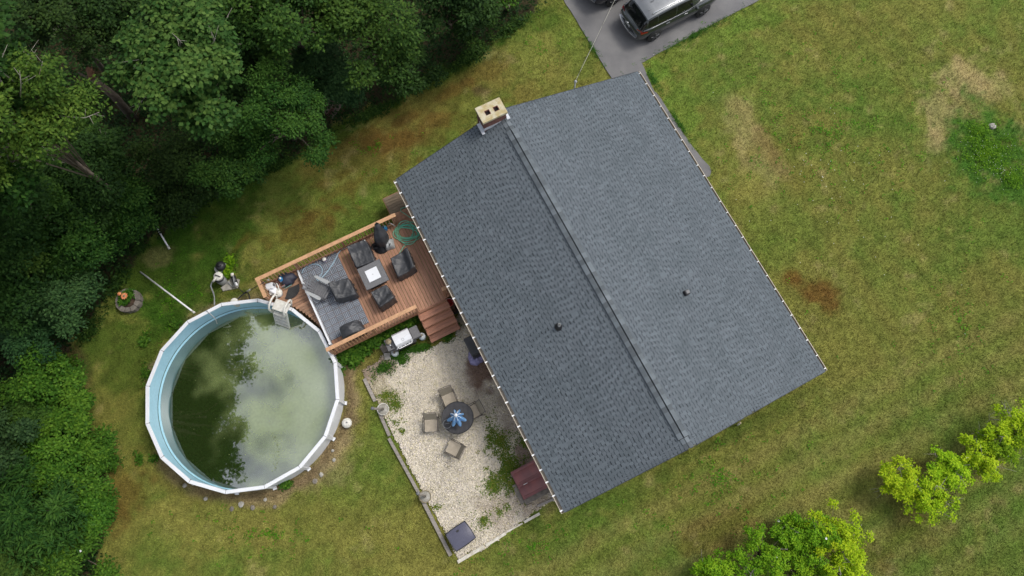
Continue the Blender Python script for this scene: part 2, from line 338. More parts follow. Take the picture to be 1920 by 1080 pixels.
def lawn_colour(X, Y):
    x = np.asarray(X, float); y = np.asarray(Y, float)
    px, py = to_px(x, y, np.zeros_like(x))
    n4 = fbm(x, y, 5.0, 1); n1 = fbm(x, y, 1.3, 2); n2 = fbm(x, y, .45, 3); nb = fbm(x, y, 2.2, 9)
    C = np.empty(x.shape + (3,))
    mixin = lambda c, f: np.multiply(C, 1 - f[..., None], out=C).__iadd__(np.array(c) * f[..., None])
    C[...] = np.array(OLIVE)
    mixin(GREEN, sstep(n4 * .55 + n1 * .45, .42, .62) * .75)
    mixin(BGREEN, sstep(nb * .5 + n2 * .5, .55, .72) * .35)
    mixin(YOLIVE, sstep(n1 * .6 + n2 * .4, .52, .72) * .5)
    for (cx, cy, rx, ry, an, col, st) in PATCH:
        t = R(an); dx = px - cx; dy = py - cy
        ex = (dx * math.cos(t) + dy * math.sin(t)) / rx; ey = (-dx * math.sin(t) + dy * math.cos(t)) / ry
        d = np.sqrt(ex * ex + ey * ey) + (n1 - .5) * 1.5 + (n2 - .5) * 1.3
        mixin(col, (1 - sstep(d, .55, 1.25)) * st)
    r = np.hypot(x - PC.x, y - PC.y)                                # trampled strip round the pool
    mixin(DIRT, (1 - sstep(np.abs(r - 4.05) + (n1 - .5) * 1.0, .1, .55)) * .55)
    mixin(DBROWN, (1 - sstep(np.abs(r - 4.0) + (n2 - .5) * .7, .05, .35)) * .45)
    dx = (x - HO.x) * HU.x + (y - HO.y) * HU.y                      # mower passes beyond the far gable
    stripe = .5 + .5 * np.sin(dx * 5.2 + n4 * 3)
    zone = sstep(dx, 7.6, 9.0) * (1 - sstep(dx, 15, 19))
    mixin(GREEN, zone * stripe * .24); mixin(TAN, zone * (1 - stripe) * .12)
    db_ = (x - HO.x) * HV.x + (y - HO.y) * HV.y
    mixin(GREEN, sstep(db_, 8.5, 10.5) * (.5 + .5 * np.sin(db_ * 4.2 + n4 * 4)) * .22)
    mixin(TAN, sstep(fbm(x, y, .8, 21) * .5 + n2 * .5, .60, .8) * .4)
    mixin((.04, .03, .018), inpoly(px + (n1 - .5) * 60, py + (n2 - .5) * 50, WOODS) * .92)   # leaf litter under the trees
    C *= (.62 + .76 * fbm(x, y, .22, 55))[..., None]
    return C
xs = np.concatenate([[-300, -150, -80, -50], np.arange(-34, 34.01, .16), [50, 80, 150, 300]])
ys = np.concatenate([[-300, -150, -60, -20], np.arange(-8, 32.01, .16), [45, 80, 150, 300]])
GX, GY = np.meshgrid(xs, ys); nx = len(xs)
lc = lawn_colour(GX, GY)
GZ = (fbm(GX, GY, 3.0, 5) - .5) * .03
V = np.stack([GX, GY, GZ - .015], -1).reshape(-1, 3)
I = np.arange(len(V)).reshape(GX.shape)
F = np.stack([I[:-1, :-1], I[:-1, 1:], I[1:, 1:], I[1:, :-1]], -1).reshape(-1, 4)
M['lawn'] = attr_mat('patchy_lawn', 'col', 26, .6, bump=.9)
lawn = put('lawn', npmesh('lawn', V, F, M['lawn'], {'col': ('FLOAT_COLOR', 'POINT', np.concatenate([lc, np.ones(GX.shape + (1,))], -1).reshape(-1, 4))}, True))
tag(lawn, 'patchy green and olive lawn with brown dry spots round the house', kind='structure')

def house_ab(x, y):
    dx, dy = x - HO.x, y - HO.y
    return dx * HU.x + dy * HU.y, dx * HV.x + dy * HV.y
DRIVE = [(-17.5, 6.5), (-8.55, 6.47), (-7.0, 6.3), (-7.0, 7.9), (-8.76, 8.15), (-9.0, 11.5), (-9.17, 15), (-10, 40), (-17.5, 40)]
WALK = [(-7.1, 6.2), (-7.1, 7.98), (-5.8, 8.03), (-4.3, 8.05), (-3.2, 8.16), (-2.75, 8.24), (-2.5, 8.2), (-2.3, 8.02), (-2.35, 7.7), (-2.4, 6.2)]
GRAVEL = [(-1.3, -9.6), (2.2, -9.52), (7.2, -9.25), (7.35, -8.7), (7.25, -7.0), (7.0, -5.0), (6.9, -4.5), (-2.0, -4.5), (-1.55, -5.2), (-.95, -5.4), (-.9, -6.8), (-1.35, -7.6), (-1.55, -8.6)]
def worldpoly(p): return [HW(a, b)[:2] for a, b in p]
def flat(name, poly, z, m, label):
    b = MB(); pts = worldpoly(poly); res = []
    for i in range(len(pts)):                                       # slightly wandering edge
        p, q = Vector(pts[i]), Vector(pts[(i + 1) % len(pts)]); k = max(1, min(60, int((q - p).length / .35)))
        for j in range(k):
            r_ = p.lerp(q, j / k); res.append((r_.x + random.uniform(-.02, .02), r_.y + random.uniform(-.02, .02)))
    n = len(res); b.add([(x, y, z) for x, y in res] + [(x, y, -.1) for x, y in res], [tuple(range(n))] + [(i, n + i, n + (i + 1) % n, (i + 1) % n) for i in range(n)])
    me = b.mesh(name, m); o = put(name, me); return tag(o, label, kind='structure')
random.seed(3)
flat('driveway', DRIVE, .03, M['asphalt'], 'grey asphalt driveway with parked cars')
flat('walkway', WALK, .026, M['asphalt'], 'narrow grey asphalt walk along the right eave of the house')

# gravel patio: sheet, then real pebbles
ga = np.arange(-2.2, 7.6, .07); gb = np.arange(-9.8, -4.4, .07)
A_, B_ = np.meshgrid(ga, gb); AX = HO.x + HU.x * A_ + HV.x * B_; AY = HO.y + HU.y * A_ + HV.y * B_
def in_gravel(a, b, x, y):
    return inpoly(a + (fbm(x, y, .5, 31) - .5) * .5, b + (fbm(x, y, .5, 32) - .5) * .12, GRAVEL)
def gravel_colour(x, y):
    px, py = to_px(x, y, np.zeros_like(x)); n1 = fbm(x, y, .7, 41); n2 = fbm(x, y, .25, 42)
    C = np.empty(x.shape + (3,)); C[...] = (.6, .545, .45)
    for cx, cy, rx, ry, col, st in ((905, 690, 34, 44, (.16, .085, .06), .85), (985, 850, 30, 34, (.17, .1, .075), .7), (700, 690, 40, 36, (.27, .2, .15), .8), (960, 770, 26, 60, (.28, .22, .18), .55), (720, 740, 40, 46, (.3, .26, .15), .6), (850, 600, 30, 40, (.2, .17, .12), .6), (930, 960, 40, 40, (.3, .24, .18), .5), (1000, 930, 40, 40, (.28, .21, .15), .6)):
        d = np.sqrt(((px - cx) / rx) ** 2 + ((py - cy) / ry) ** 2) + (n1 - .5) * 1.2 + (n2 - .5) * .6
        f = ((1 - sstep(d, .5, 1.2)) * st)[..., None]; C = C * (1 - f) + np.array(col) * f
    C *= (.86 + .28 * n1)[..., None]
    return C
Ig = np.arange(A_.size).reshape(A_.shape)
ins = in_gravel(A_, B_, AX, AY); cell = ins[:-1, :-1] & ins[1:, 1:] & ins[:-1, 1:] & ins[1:, :-1]
F = np.stack([Ig[:-1, :-1], Ig[:-1, 1:], Ig[1:, 1:], Ig[1:, :-1]], -1)[cell]
V = np.stack([AX, AY, .022 + (fbm(AX, AY, 1.0, 6) - .5) * .01], -1).reshape(-1, 3)
us, inv = np.unique(F, return_inverse=True)
gc = gravel_colour(AX, AY).reshape(-1, 3)[us]
M['gravel'] = attr_mat('pale_pea_gravel', 'col', 26, .4, bump=1.0, rough=.95)
g = put('gravel_patio', npmesh('gravel_patio', V[us], inv.reshape(-1, 4), M['gravel'], {'col': ('FLOAT_COLOR', 'POINT', np.concatenate([gc, np.ones((len(us), 1))], 1))}, True))
tag(g, 'pale gravel patio beside the house', kind='structure')
rng = np.random.default_rng(11)
n = 26000; a = rng.uniform(-2, 7.4, n); b = rng.uniform(-9.7, -4.6, n); x = HO.x + HU.x * a + HV.x * b; y = HO.y + HU.y * a + HV.y * b
k = in_gravel(a, b, x, y); x, y = x[k], y[k]; n = len(x)
octa = np.array([(1, 0, 0), (0, 1, 0), (-1, 0, 0), (0, -1, 0), (0, 0, .8), (0, 0, -.5)], float); of = np.array([(0, 1, 4), (1, 2, 4), (2, 3, 4), (3, 0, 4), (1, 0, 5), (2, 1, 5), (3, 2, 5), (0, 3, 5)])
s = rng.uniform(.016, .036, n) * (1 + (rng.random(n) > .97) * .9); an = rng.uniform(0, 6.28, n); el = rng.uniform(.6, 1.4, n)
lx = octa[:, 0] * s[:, None] * el[:, None]; ly = octa[:, 1] * s[:, None]; lz = octa[:, 2] * s[:, None]
V = np.stack([x[:, None] + lx * np.cos(an)[:, None] - ly * np.sin(an)[:, None], y[:, None] + lx * np.sin(an)[:, None] + ly * np.cos(an)[:, None], .028 + lz + 0 * x[:, None]], -1).reshape(-1, 3)
F = (of[None] + 6 * np.arange(n)[:, None, None]).reshape(-1, 3)
pc = gravel_colour(x, y) * rng.choice([.66, .86, 1.0, 1.08, 1.18], n, p=[.10, .22, .34, .24, .10])[:, None] * np.array([1, 1, 1]) ; pc[:, 2] *= rng.uniform(.85, 1.12, n)
M['pebble'] = attr_mat('pale_pebbles', 'col', 30, .1, bump=0, rough=.85)
tag(put('pebbles', npmesh('pebbles', V, F, M['pebble'], {'col': ('FLOAT_COLOR', 'POINT', np.repeat(np.concatenate([pc, np.ones((n, 1))], 1), 6, 0))})), 'pale loose pebbles covering the patio', kind='stuff')

# ================================================================== HOUSE
EL, ER, WL, WR, HLN, RZ = 2.6, 2.247, 4.9386, 6.8313, 7.3794, 4.4455
house = thing('house', 'long low house under a grey shingle gable roof with brick chimney', 'house', HO, YAW)
WMAT[house.name] = Matrix.Translation(HO) @ Matrix.Rotation(YAW, 4, 'Z')
hb = lambda b, name, m, par=house: b.build(name, m, par, world=False)
EB = {-1: 4.80, 1: 6.70}                                            # where the shingles end, above the gutter
TH = {-1: math.atan2(RZ - EL, WL), 1: math.atan2(RZ - ER, WR)}
def slope(sd, a, s_, h=0.0):
    t = TH[sd]; return Vector((a, sd * (s_ * math.cos(t) + h * math.sin(t)), RZ - s_ * math.sin(t) + h * math.cos(t)))
SL = {sd: EB[sd] / math.cos(TH[sd]) for sd in (-1, 1)}
# walls
for nm, c, sz in (('wall', (0, -4.5, 1.25), (14.2, .16, 2.5)), ('wall', (0, 6.4, 1.12), (14.2, .16, 2.24))):
    hb(MB().box(c, sz), nm, M['siding'])
for sg in (-1, 1):
    b = MB(); pts = [(-4.42, 0), (6.32, 0), (6.32, 2.2), (0, 4.2), (-4.42, 2.5)]
    b.add([(sg * 7.1 + d, q[0], q[1]) for d in (-.08, .08) for q in pts], [(0, 1, 2, 3, 4), (9, 8, 7, 6, 5)] + [(i, 5 + i, 5 + (i + 1) % 5, (i + 1) % 5) for i in range(5)])
    hb(b, 'gable_wall', M['siding'])
M['roof_board'] = mat('dark_roof_underlay', (.045, .052, .06), rough=.9)
def shade_mat(name, c1, c2, tl, th):
    m = mat(name, c1, c2, rough=.92, scale=1.1, detail=3, fine=.22, bscale=85, spec=.25, lo=.3, hi=.7)
    t = m.node_tree; N = t.nodes; K = t.links.new; bs = N['Principled BSDF']
    src = bs.inputs['Base Color'].links[0].from_socket
    at = N.new('ShaderNodeAttribute'); at.attribute_name = 'tint'
    mr = N.new('ShaderNodeMapRange'); mr.inputs['To Min'].default_value = tl; mr.inputs['To Max'].default_value = th; K(at.outputs['Fac'], mr.inputs['Value'])
    mu = N.new('ShaderNodeVectorMath'); mu.operation = 'SCALE'; K(src, mu.inputs[0]); K(mr.outputs[0], mu.inputs['Scale']); K(mu.outputs[0], bs.inputs['Base Color'])
    return m
M['shingle'] = shade_mat('slate_grey_shingle_granules', (.112, .130, .147), (.092, .110, .124), .88, 1.12)
M['shingle_band'] = shade_mat('dark_band_and_painted_shadow', (.04, .048, .057), (.032, .039, .046), .75, 1.25)  # printed granule band, also used as painted butt shadow
roof = MB()
for sd in (-1, 1):
    p = [slope(sd, a, s_, h) for h in (-.09, -.012) for a, s_ in ((-HLN + .02, 0), (HLN - .02, 0), (HLN - .02, SL[sd] - .02), (-HLN + .02, SL[sd] - .02))]
    fs = [(3, 2, 1, 0), (4, 5, 6, 7), (0, 1, 5, 4), (1, 2, 6, 5), (2, 3, 7, 6), (3, 0, 4, 7)]
    roof.add(p, fs if sd == 1 else [tuple(reversed(f)) for f in fs])
roof = hb(roof, 'roof', M['roof_board'])
EXP = .143
def shingle_geo(sr):                                                # one 1 m laminated shingle: dark banded base, raised random teeth
    b = MB(); tint = []
    x = 0.0; tooth = sr.random() < .5
    while x < .999:
        wd = sr.uniform(.09, .15) if tooth else sr.uniform(.09, .14)
        x1 = x + wd if x + wd < .93 else 1.0
        E2 = EXP + .018; t = sr.random()
        if tooth:
            z0, z1 = .004, .021
            b.add([(x, -.01, z0), (x1, -.01, z0), (x1, E2, z1), (x, E2, z1), (x, E2, .003), (x1, E2, .003), (x, -.01, -.01), (x1, -.01, -.01)], [(0, 1, 2, 3), (0, 3, 4, 6), (1, 7, 5, 2)], 0); tint += [t] * 3
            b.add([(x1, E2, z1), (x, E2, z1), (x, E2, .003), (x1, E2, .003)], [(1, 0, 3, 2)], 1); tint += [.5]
            b.add([(x, .0, z0 + .0042), (x1, .0, z0 + .0042), (x1, .02, z0 + .0062), (x, .02, z0 + .0062)], [(0, 1, 2, 3)], 1); tint += [.9]  # thin strip painted dark as the shadow of the course above
        else:
            ym = EXP * sr.uniform(.32, .46); z0, zm, z1 = .001, .0035, .006
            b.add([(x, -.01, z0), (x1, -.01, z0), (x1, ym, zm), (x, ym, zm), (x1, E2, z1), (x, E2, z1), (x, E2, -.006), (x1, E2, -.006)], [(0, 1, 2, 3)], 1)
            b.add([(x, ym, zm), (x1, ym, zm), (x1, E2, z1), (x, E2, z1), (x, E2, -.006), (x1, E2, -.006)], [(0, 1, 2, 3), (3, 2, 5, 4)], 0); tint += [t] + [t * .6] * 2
        x = x1; tooth = not tooth
    return b, tint
sr = random.Random(5); SG = []; SM = []
for i in range(24):
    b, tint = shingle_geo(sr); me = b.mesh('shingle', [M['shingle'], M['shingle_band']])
    at = me.attributes.new('tint', 'FLOAT', 'FACE'); at.data.foreach_set('value', tint); SM.append(me); SG.append((np.array(b.v), b.f, b.m, tint))
shb = MB(); shb_t = []; npart = 0
for sd in (-1, 1):
    t = TH[sd]; ncourse = int(SL[sd] / EXP)
    ax = Vector((-sd * -1, 0, 0)) if sd == 1 else Vector((-1, 0, 0)); ay = Vector((0, sd * math.cos(t), -math.sin(t))); az = ax.cross(ay)
    rot = Matrix((ax, ay, az)).transposed().to_4x4()
    for c in range(ncourse):
        s0 = SL[sd] - (ncourse - c) * EXP; off = sr.random()
        a0 = -HLN - off
        while a0 < HLN:
            lo, hi = max(a0, -HLN), min(a0 + 1, HLN)
            if hi - lo > .05:
                full = hi - lo > .999; k = sr.randrange(24)
                st = lo if sd == 1 else hi
                T = Matrix.Translation(slope(sd, st, s0)) @ rot
                if full and c < 11 and npart < 300:
                    o = bpy.data.objects.new('shingle', SM[k]); COL.objects.link(o); o.parent = roof; o.matrix_local = T; npart += 1
                else:
                    v, f, mi, ti = SG[k]; q = v.copy(); q[:, 0] *= (hi - lo)
                    mt = np.array(T); q = q @ mt[:3, :3].T + mt[:3, 3]; o_ = len(shb.v)
                    shb.v += [tuple(p) for p in q]; shb.f += [tuple(i + o_ for i in ff) for ff in f]; shb.m += mi; shb.sm += [False] * len(f); shb_t += ti
            a0 += 1
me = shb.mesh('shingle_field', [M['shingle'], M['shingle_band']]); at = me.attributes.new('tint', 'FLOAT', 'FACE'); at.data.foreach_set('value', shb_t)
tag(put('shingle_field', me, roof), 'remaining courses of grey shingles', kind='stuff')
# ridge: plain caps at both ends, raised vent with caps between
rv = MB(); VA, VB = -6.35, 6.98
for sd in (-1, 1):
    p = [slope(sd, a, s_, h) for h in (.0, .045) for a, s_ in ((VA, 0), (VB, 0), (VB, .2), (VA, .2))]
    rv.add(p, [(4, 5, 6, 7), (3, 2, 6, 7), (0, 3, 7, 4), (1, 2, 6, 5)])
hb(rv, 'ridge_vent', M['flat_black'])  # black base edge stands in for gap and shadow lines beside the caps
M['cap'] = shade_mat('ridge_cap_granules', (.135, .153, .168), (.1, .117, .13), .66, 1.22)
cr_ = random.Random(9); a0 = -HLN - .01
while a0 < HLN - .02:
    a1 = min(a0 + .205, HLN + .01); up = .06 if VA <= (a0 + a1) / 2 <= VB else .024
    b = MB(); wd = .188 if up > .05 else .15
    for sd in (-1, 1):
        h0, h1 = up, up + .012
        p = [slope(sd, a0 - .03, 0, h0), slope(sd, a1, 0, h1), slope(sd, a1, wd, h1), slope(sd, a0 - .03, wd, h0), slope(sd, a1, wd, h1 - .016), slope(sd, a0 - .03, wd, h0 - .016), slope(sd, a1, 0, h1 - .016)]
        fs = [(0, 1, 2, 3), (3, 2, 4, 5), (1, 6, 4, 2)]
        b.add(p, fs if sd == 1 else [tuple(reversed(f)) for f in fs])
    me = b.mesh('ridge_cap', M['cap']); at = me.attributes.new('tint', 'FLOAT', 'FACE'); tv = cr_.random(); at.data.foreach_set('value', [tv] * len(b.f))
    put('ridge_cap', me, roof); a0 = a1
# rake and eave trim, gutters with straps
for sg in (-1, 1):
    for sd in (-1, 1):
        b = MB(); b.beam(slope(sd, sg * (HLN - .03), .02, -.1), slope(sd, sg * (HLN - .03), SL[sd] - .02, -.1), .03, .16); hb(b, 'rake_board', M['gutter'])
        b = MB(); b.beam(slope(sd, sg * (HLN + .012), .05, .0), slope(sd, sg * (HLN + .012), SL[sd] - .01, .0), .02, .03); hb(b, 'drip_edge', M['roof_board'])
gp = hb(MB(), 'eave_trim', M['gutter']) if False else None
for sd, Ez, W_ in ((-1, EL, WL), (1, ER, WR)):
    b = MB(); out = sd * W_; inn = sd * (EB[sd] - .03)
    b.box((0, (out + inn) / 2, Ez - .105), (14.76, abs(out - inn), .008))
    b.box((0, out - sd * .006, Ez - .05), (14.76, .012, .11)); b.box((0, out - sd * .012, Ez + .003), (14.76, .026, .01))
    b.box((0, inn, Ez - .06), (14.76, .012, .1))
    for sg in (-1, 1): b.box((sg * 7.376, (out + inn) / 2, Ez - .05), (.01, abs(out - inn) - .03, .1))
    gut = hb(b, 'gutter', M['gutter'])
    hb(MB().box((0, inn - sd * .03, Ez - .16), (14.7, .025, .2)), 'fascia', M['gutter'])
    n = 27 if sd == -1 else 25; jr = random.Random(2 + sd)
    sm_ = MB().box((0, sd * (W_ - .075 + .01), Ez + .016), (.05, .15, .012) if sd < 0 else (.035, .09, .012)).mesh('gutter_strap', M['white_metal'])
    for i in range(n):
        o = bpy.data.objects.new('gutter_strap', sm_); COL.objects.link(o); o.parent = gut
        o.location = (-HLN + .1 + (2 * HLN - .2) * i / (n - 1) + (jr.uniform(-.06, .06) if 0 < i < n - 1 else 0), 0, 0)
    hb(MB().tube([(7.0 - .35, sd * (W_ - .07), Ez - .1), (7.0 - .35, sd * (W_ - .2), Ez - .4), (6.6, sd * (W_ - .36), Ez - .6), (6.6, sd * (W_ - .36), .1)], .035, 8), 'downspout', M['gutter'])
# chimney
b = MB(); A0, A1, B0, B1 = -7.585, -6.95, -.885, .08
b.box(((A0 + A1) / 2, (B0 + B1) / 2, 2.42), (A1 - A0 - .02, B1 - B0 - .02, 4.84)); chim = hb(b, 'chimney', M['concrete'])
bk = MB(); br = random.Random(4)
for row in range(28):
    z = 2.75 + row * .0745
    for (p, q, fx) in (((A0, B0), (A1, B0), 0), ((A1, B0), (A1, B1), 1), ((A1, B1), (A0, B1), 0), ((A0, B1), (A0, B0), 1)):
        Lg = math.hypot(q[0] - p[0], q[1] - p[1]); k = max(2, round(Lg / .21)); o_ = .5 * (row % 2)
        for i in range(k + 1):
            t0, t1 = max(0, (i - o_) / k), min(1, (i + 1 - o_) / k)
            if t1 - t0 < .04: continue
            c = ((p[0] + (q[0] - p[0]) * (t0 + t1) / 2), (p[1] + (q[1] - p[1]) * (t0 + t1) / 2)); ln = Lg * (t1 - t0) - .012
            bk.box((c[0], c[1], z), (ln if not fx else .02 + br.uniform(0, .006), .02 + br.uniform(0, .006) if not fx else ln, .062))
tag(put('brickwork', bk.mesh('brickwork', M['brick']), chim), 'red brown bricks', kind='stuff')
cp = MB(); ca = [-7.63, -7.345, -7.135, -6.9]; cb = [-.94, -.68, -.47, -.305, -.1, .13]
for i in range(3):
    for j in range(5):
        if i == 1 and j in (1, 3): continue
        cp.box(((ca[i] + ca[i + 1]) / 2, (cb[j] + cb[j + 1]) / 2, 4.895), (ca[i + 1] - ca[i], cb[j + 1] - cb[j], .11))
M['cap_conc'] = mat('lichen_spotted_concrete_cap', (.47, .43, .31), (.37, .3, .15), rough=.9, scale=5.5, lo=.38, hi=.6, bump=.3, bscale=60, fine=.2)
put('chimney_cap', cp.mesh('chimney_cap', M['cap_conc']), chim)
for j in (1, 3):
    b = MB(); y0, y1 = cb[j], cb[j + 1]; x0, x1 = ca[1], ca[2]
    for c, sz in ((((x0 + x1) / 2, y0 + .006, 4.6), (x1 - x0, .012, .72)), (((x0 + x1) / 2, y1 - .006, 4.6), (x1 - x0, .012, .72)), ((x0 + .006, (y0 + y1) / 2, 4.6), (.012, y1 - y0 - .03, .72)), ((x1 - .006, (y0 + y1) / 2, 4.6), (.012, y1 - y0 - .03, .72))): b.box(c, sz)
    b.box(((x0 + x1) / 2, (y0 + y1) / 2, 4.848), (x1 - x0 - .03, y1 - y0 - .03, .01), mi=1)  # flat black plate just below the cap
    put('flue', b.mesh('flue', [M['flue'], M['flat_black']]), chim)
fl = MB()
fl.box((A1 + .018, (B0 + B1) / 2, 4.33), (.012, B1 - B0 + .02, .16), mi=0)
zl = RZ - math.tan(TH[-1]) * .95
fl.beam((-7.37, -.965, zl + .055), (-6.85, -.965, zl + .055), .12, .02); fl.beam((-7.37, -.9, zl + .13), (-6.93, -.9, zl + .13), .014, .2)
fl.beam((-7.2, .16, RZ + .0), (-6.86, .16, RZ + .0), .13, .03); fl.beam((-7.37, .098, RZ + .05), (-6.93, .098, RZ + .05), .014, .16)
hb(fl, 'chimney_flashing', M['flashing'])
# vents through the roof
p = slope(-1, 1.34, 1.92 / math.cos(TH[-1]), 0)
b = MB(); b.lathe([(.16, 0), (.15, .03), (.1, .1), (.085, .2)], p, 14, mi=0); vp = hb(b, 'vent_boot', M['black_plastic'])
b = MB(); b.lathe([(.052, .15), (.052, .42), (.044, .42), (.044, .2)], p, 12); put('vent_pipe', b.mesh('vent_pipe', M['pale_grey']), vp)
Tm = Matrix((Vector((1, 0, 0)), Vector((0, math.cos(TH[1]), -math.sin(TH[1]))), Vector((0, math.sin(TH[1]), math.cos(TH[1]))))).transposed().to_4x4()
p = slope(1, 2.35, 3.08 / math.cos(TH[1]), .08)
rvn = hb(MB().bbox(p, (.2, .22, .14), .02, M=Tm), 'roof_vent', M['black_metal'])
put('vent_lid', MB().bbox(p + Vector((0, .03, .08)), (.13, .15, .04), .012, M=Tm).mesh('vent_lid', M['grey_plastic']), rvn)
# service mast on the upper gable
q = H(1083, 168, 3.5); b = MB(); b.tube([(-7.2, q.y, 2.6), (-7.45, q.y, 3.2), (-7.45, q.y, 3.75)], .03, 8); b.lathe([(.05, 3.73), (.07, 3.78), (.03, 3.86)], (-7.45, q.y, 0), 10); hb(b, 'service_mast', M['pale_grey'])
# cellar hatch is a thing of its own against the wall
hatch = thing('cellar_hatch', 'maroon sloping double cellar doors against the house wall', 'cellar door', HW(5.77, -5.2), YAW)
HM = WMAT[hatch.name]
def lb(bm, name, m, par): return bm.build(name, m, par, world=False)
def hbx(a, b): return (a - 5.77, b + 5.2)
x0, x1, y0, y1 = 5.17 - 5.77, 6.36 - 5.77, -5.92 + 5.2, -4.6 + 5.2
b = MB(); b.add([(x0, y0, 0), (x1, y0, 0), (x1, y1, 0), (x0, y1, 0), (x0, y0, .28), (x1, y0, .28), (x1, y1, .88), (x0, y1, .88)], [(3, 2, 1, 0), (4, 5, 6, 7), (0, 1, 5, 4), (1, 2, 6, 5), (2, 3, 7, 6), (3, 0, 4, 7)]); lb(b, 'frame', M['maroon'], hatch)
sl = math.atan2(.6, y1 - y0)
for xa, xb in ((x0 + .05, -.02), (.02, x1 - .05)):
    b = MB(); d = lambda x, y, h: (x, y - h * math.sin(sl), .28 + (y - y0) * math.tan(sl) + h * math.cos(sl))
    b.grid(lambda u, v: d(xa + .05 + (xb - xa - .1) * u, y0 + .08 + (y1 - y0 - .16) * v, .018 + .06 * math.sin(math.pi * u) ** .8), 10, 4)
    for (xx0, xx1, yy0, yy1, h) in ((xa, xb, y0 + .03, y1 - .03, .035),):
        ins = .05
        vs_ = [d(xx0, yy0, 0), d(xx1, yy0, 0), d(xx1, yy1, 0), d(xx0, yy1, 0), d(xx0, yy0, h), d(xx1, yy0, h), d(xx1, yy1, h), d(xx0, yy1, h), d(xx0 + ins, yy0 + ins, h), d(xx1 - ins, yy0 + ins, h), d(xx1 - ins, yy1 - ins, h), d(xx0 + ins, yy1 - ins, h), d(xx0 + ins * 1.5, yy0 + ins * 1.5, h - .018), d(xx1 - ins * 1.5, yy0 + ins * 1.5, h - .018), d(xx1 - ins * 1.5, yy1 - ins * 1.5, h - .018), d(xx0 + ins * 1.5, yy1 - ins * 1.5, h - .018)]
        b.add(vs_, [(0, 1, 5, 4), (1, 2, 6, 5), (2, 3, 7, 6), (3, 0, 4, 7), (4, 5, 9, 8), (5, 6, 10, 9), (6, 7, 11, 10), (7, 4, 8, 11), (8, 9, 13, 12), (9, 10, 14, 13), (10, 11, 15, 14), (11, 8, 12, 15), (12, 13, 14, 15)])
    dr = lb(b, 'door', M['maroon'], hatch)
    if xa > 0: lb(MB().tube([d(xa + .05, y0 + .28, .03), d(xa + .05, y0 + .28, .075), d(xa + .05, y0 + .44, .075), d(xa + .05, y0 + .44, .03)], .012, 6), 'handle', M['steel'], dr)
b = MB(); b.box((x1 + .11, (y0 + y1) / 2 + .02, .09), (.2, y1 - y0 + .05, .18)); b.box(((x0 + x1) / 2 + .3, y0 - .09, .05), (.8, .16, .1)); lb(b, 'kerb', M['grey_stone'], hatch)

# ================================================================== DECK
def hwb(b, name, m, par):                                           # mesh given in house axes, built under a thing
    b.v = [tuple(HW(*p)) for p in b.v]
    return b.build(name, m, par, world=True)
DZ = 1.2
random.seed(21)
deck = thing('deck', 'red brown wooden deck with cedar railings and steps between pool and house', 'deck', HW(-4.2, -7.5), YAW)
bb = -10.07
while bb < -4.6:
    hwb(MB().box((-4.23 + random.uniform(-.01, .01), bb + .066, DZ - .016 + random.uniform(-.003, .003)), (3.9, .123, .032)), 'deck_board', M['red_deck'], deck); bb += .139
aa = -6.17
while aa < -2.62:
    d2 = 3.96 ** 2 - (aa + .07 + 2.42) ** 2
    b0 = max(-11.58, -14.06 + math.sqrt(d2) if d2 > 0 else -11.58)
    if -10.13 - b0 > .05: hwb(MB().box((aa + .066, (b0 - 10.13) / 2, DZ - .016 + random.uniform(-.003, .003)), (.127, -10.13 - b0, .032)), 'platform_board', M['platform_wood'], deck)
    aa += .139
b = MB()
for a in (-6.2, -2.26): b.box((a, -7.7 if a > -3 else -8.1, DZ - .13), (.04, 5.1 if a > -3 else 7.1, .24))
b.box((-5.78, -11.62, DZ - .13), (.85, .04, .24)); b.box((-4.2, -10.1, DZ - .16), (3.9, .05, .2))
for b_ in (-5.5, -6.8, -8.4): b.box((-4.2, b_, DZ - .16), (3.86, .05, .2))
hwb(b, 'rim_joist', M['stair_wood'], deck)
for a, b_ in ((-6.1, -11.5), (-6.1, -9.2), (-6.1, -7.0), (-2.4, -10.0), (-2.4, -8.2), (-2.4, -6.5), (-6.1, -5.0)):
    hwb(MB().box((a, b_, .52), (.1, .1, 1.04)), 'footing_post', M['dark_wood'], deck)
RT = 2.13
for (a0, b0, a1, b1, nm) in ((-6.2, -11.69, -6.2, -5.47, 'top_rail'), (-6.12, -11.6, -5.36, -11.6, 'top_rail'), (-2.26, -10.28, -2.26, -6.36, 'top_rail'), (-2.42, -5.14, -2.42, -4.6, 'top_rail')):
    hwb(MB().beam((a0, b0, RT + (.002 if a1 != a0 else 0)), (a1, b1, RT + (.002 if a1 != a0 else 0)), .155, .038), nm, M['rail_wood'], deck)
    t = Vector((a1 - a0, b1 - b0, 0)).normalized() * .08
    hwb(MB().beam((a0 + t.x, b0 + t.y, RT - .07), (a1 - t.x, b1 - t.y, RT - .07), .04, .09), 'upper_rail', M['red_deck'], deck)
    hwb(MB().beam((a0 + t.x, b0 + t.y, DZ + .11), (a1 - t.x, b1 - t.y, DZ + .11), .045, .08), 'bottom_rail', M['red_deck'], deck)
bal = None
def baluster(a, b_):
    global bal
    if bal is None: bal = MB().box((0, 0, DZ + .52), (.034, .034, .86)).mesh('baluster', M['rail_wood'])
    o = bpy.data.objects.new('baluster', bal); COL.objects.link(o); o.parent = deck; o.location = (a + 4.2, b_ + 7.5, 0)
x = -11.5
while x < -5.6: baluster(-6.2 + .05, x); x += .142
x = -10.1
while x < -6.5: baluster(-2.26 + .05, x); x += .142
for a in (-6.0, -5.85, -5.7, -5.55): baluster(a, -11.55)
for b_ in (-5.0, -4.85, -4.7): baluster(-2.42, b_)
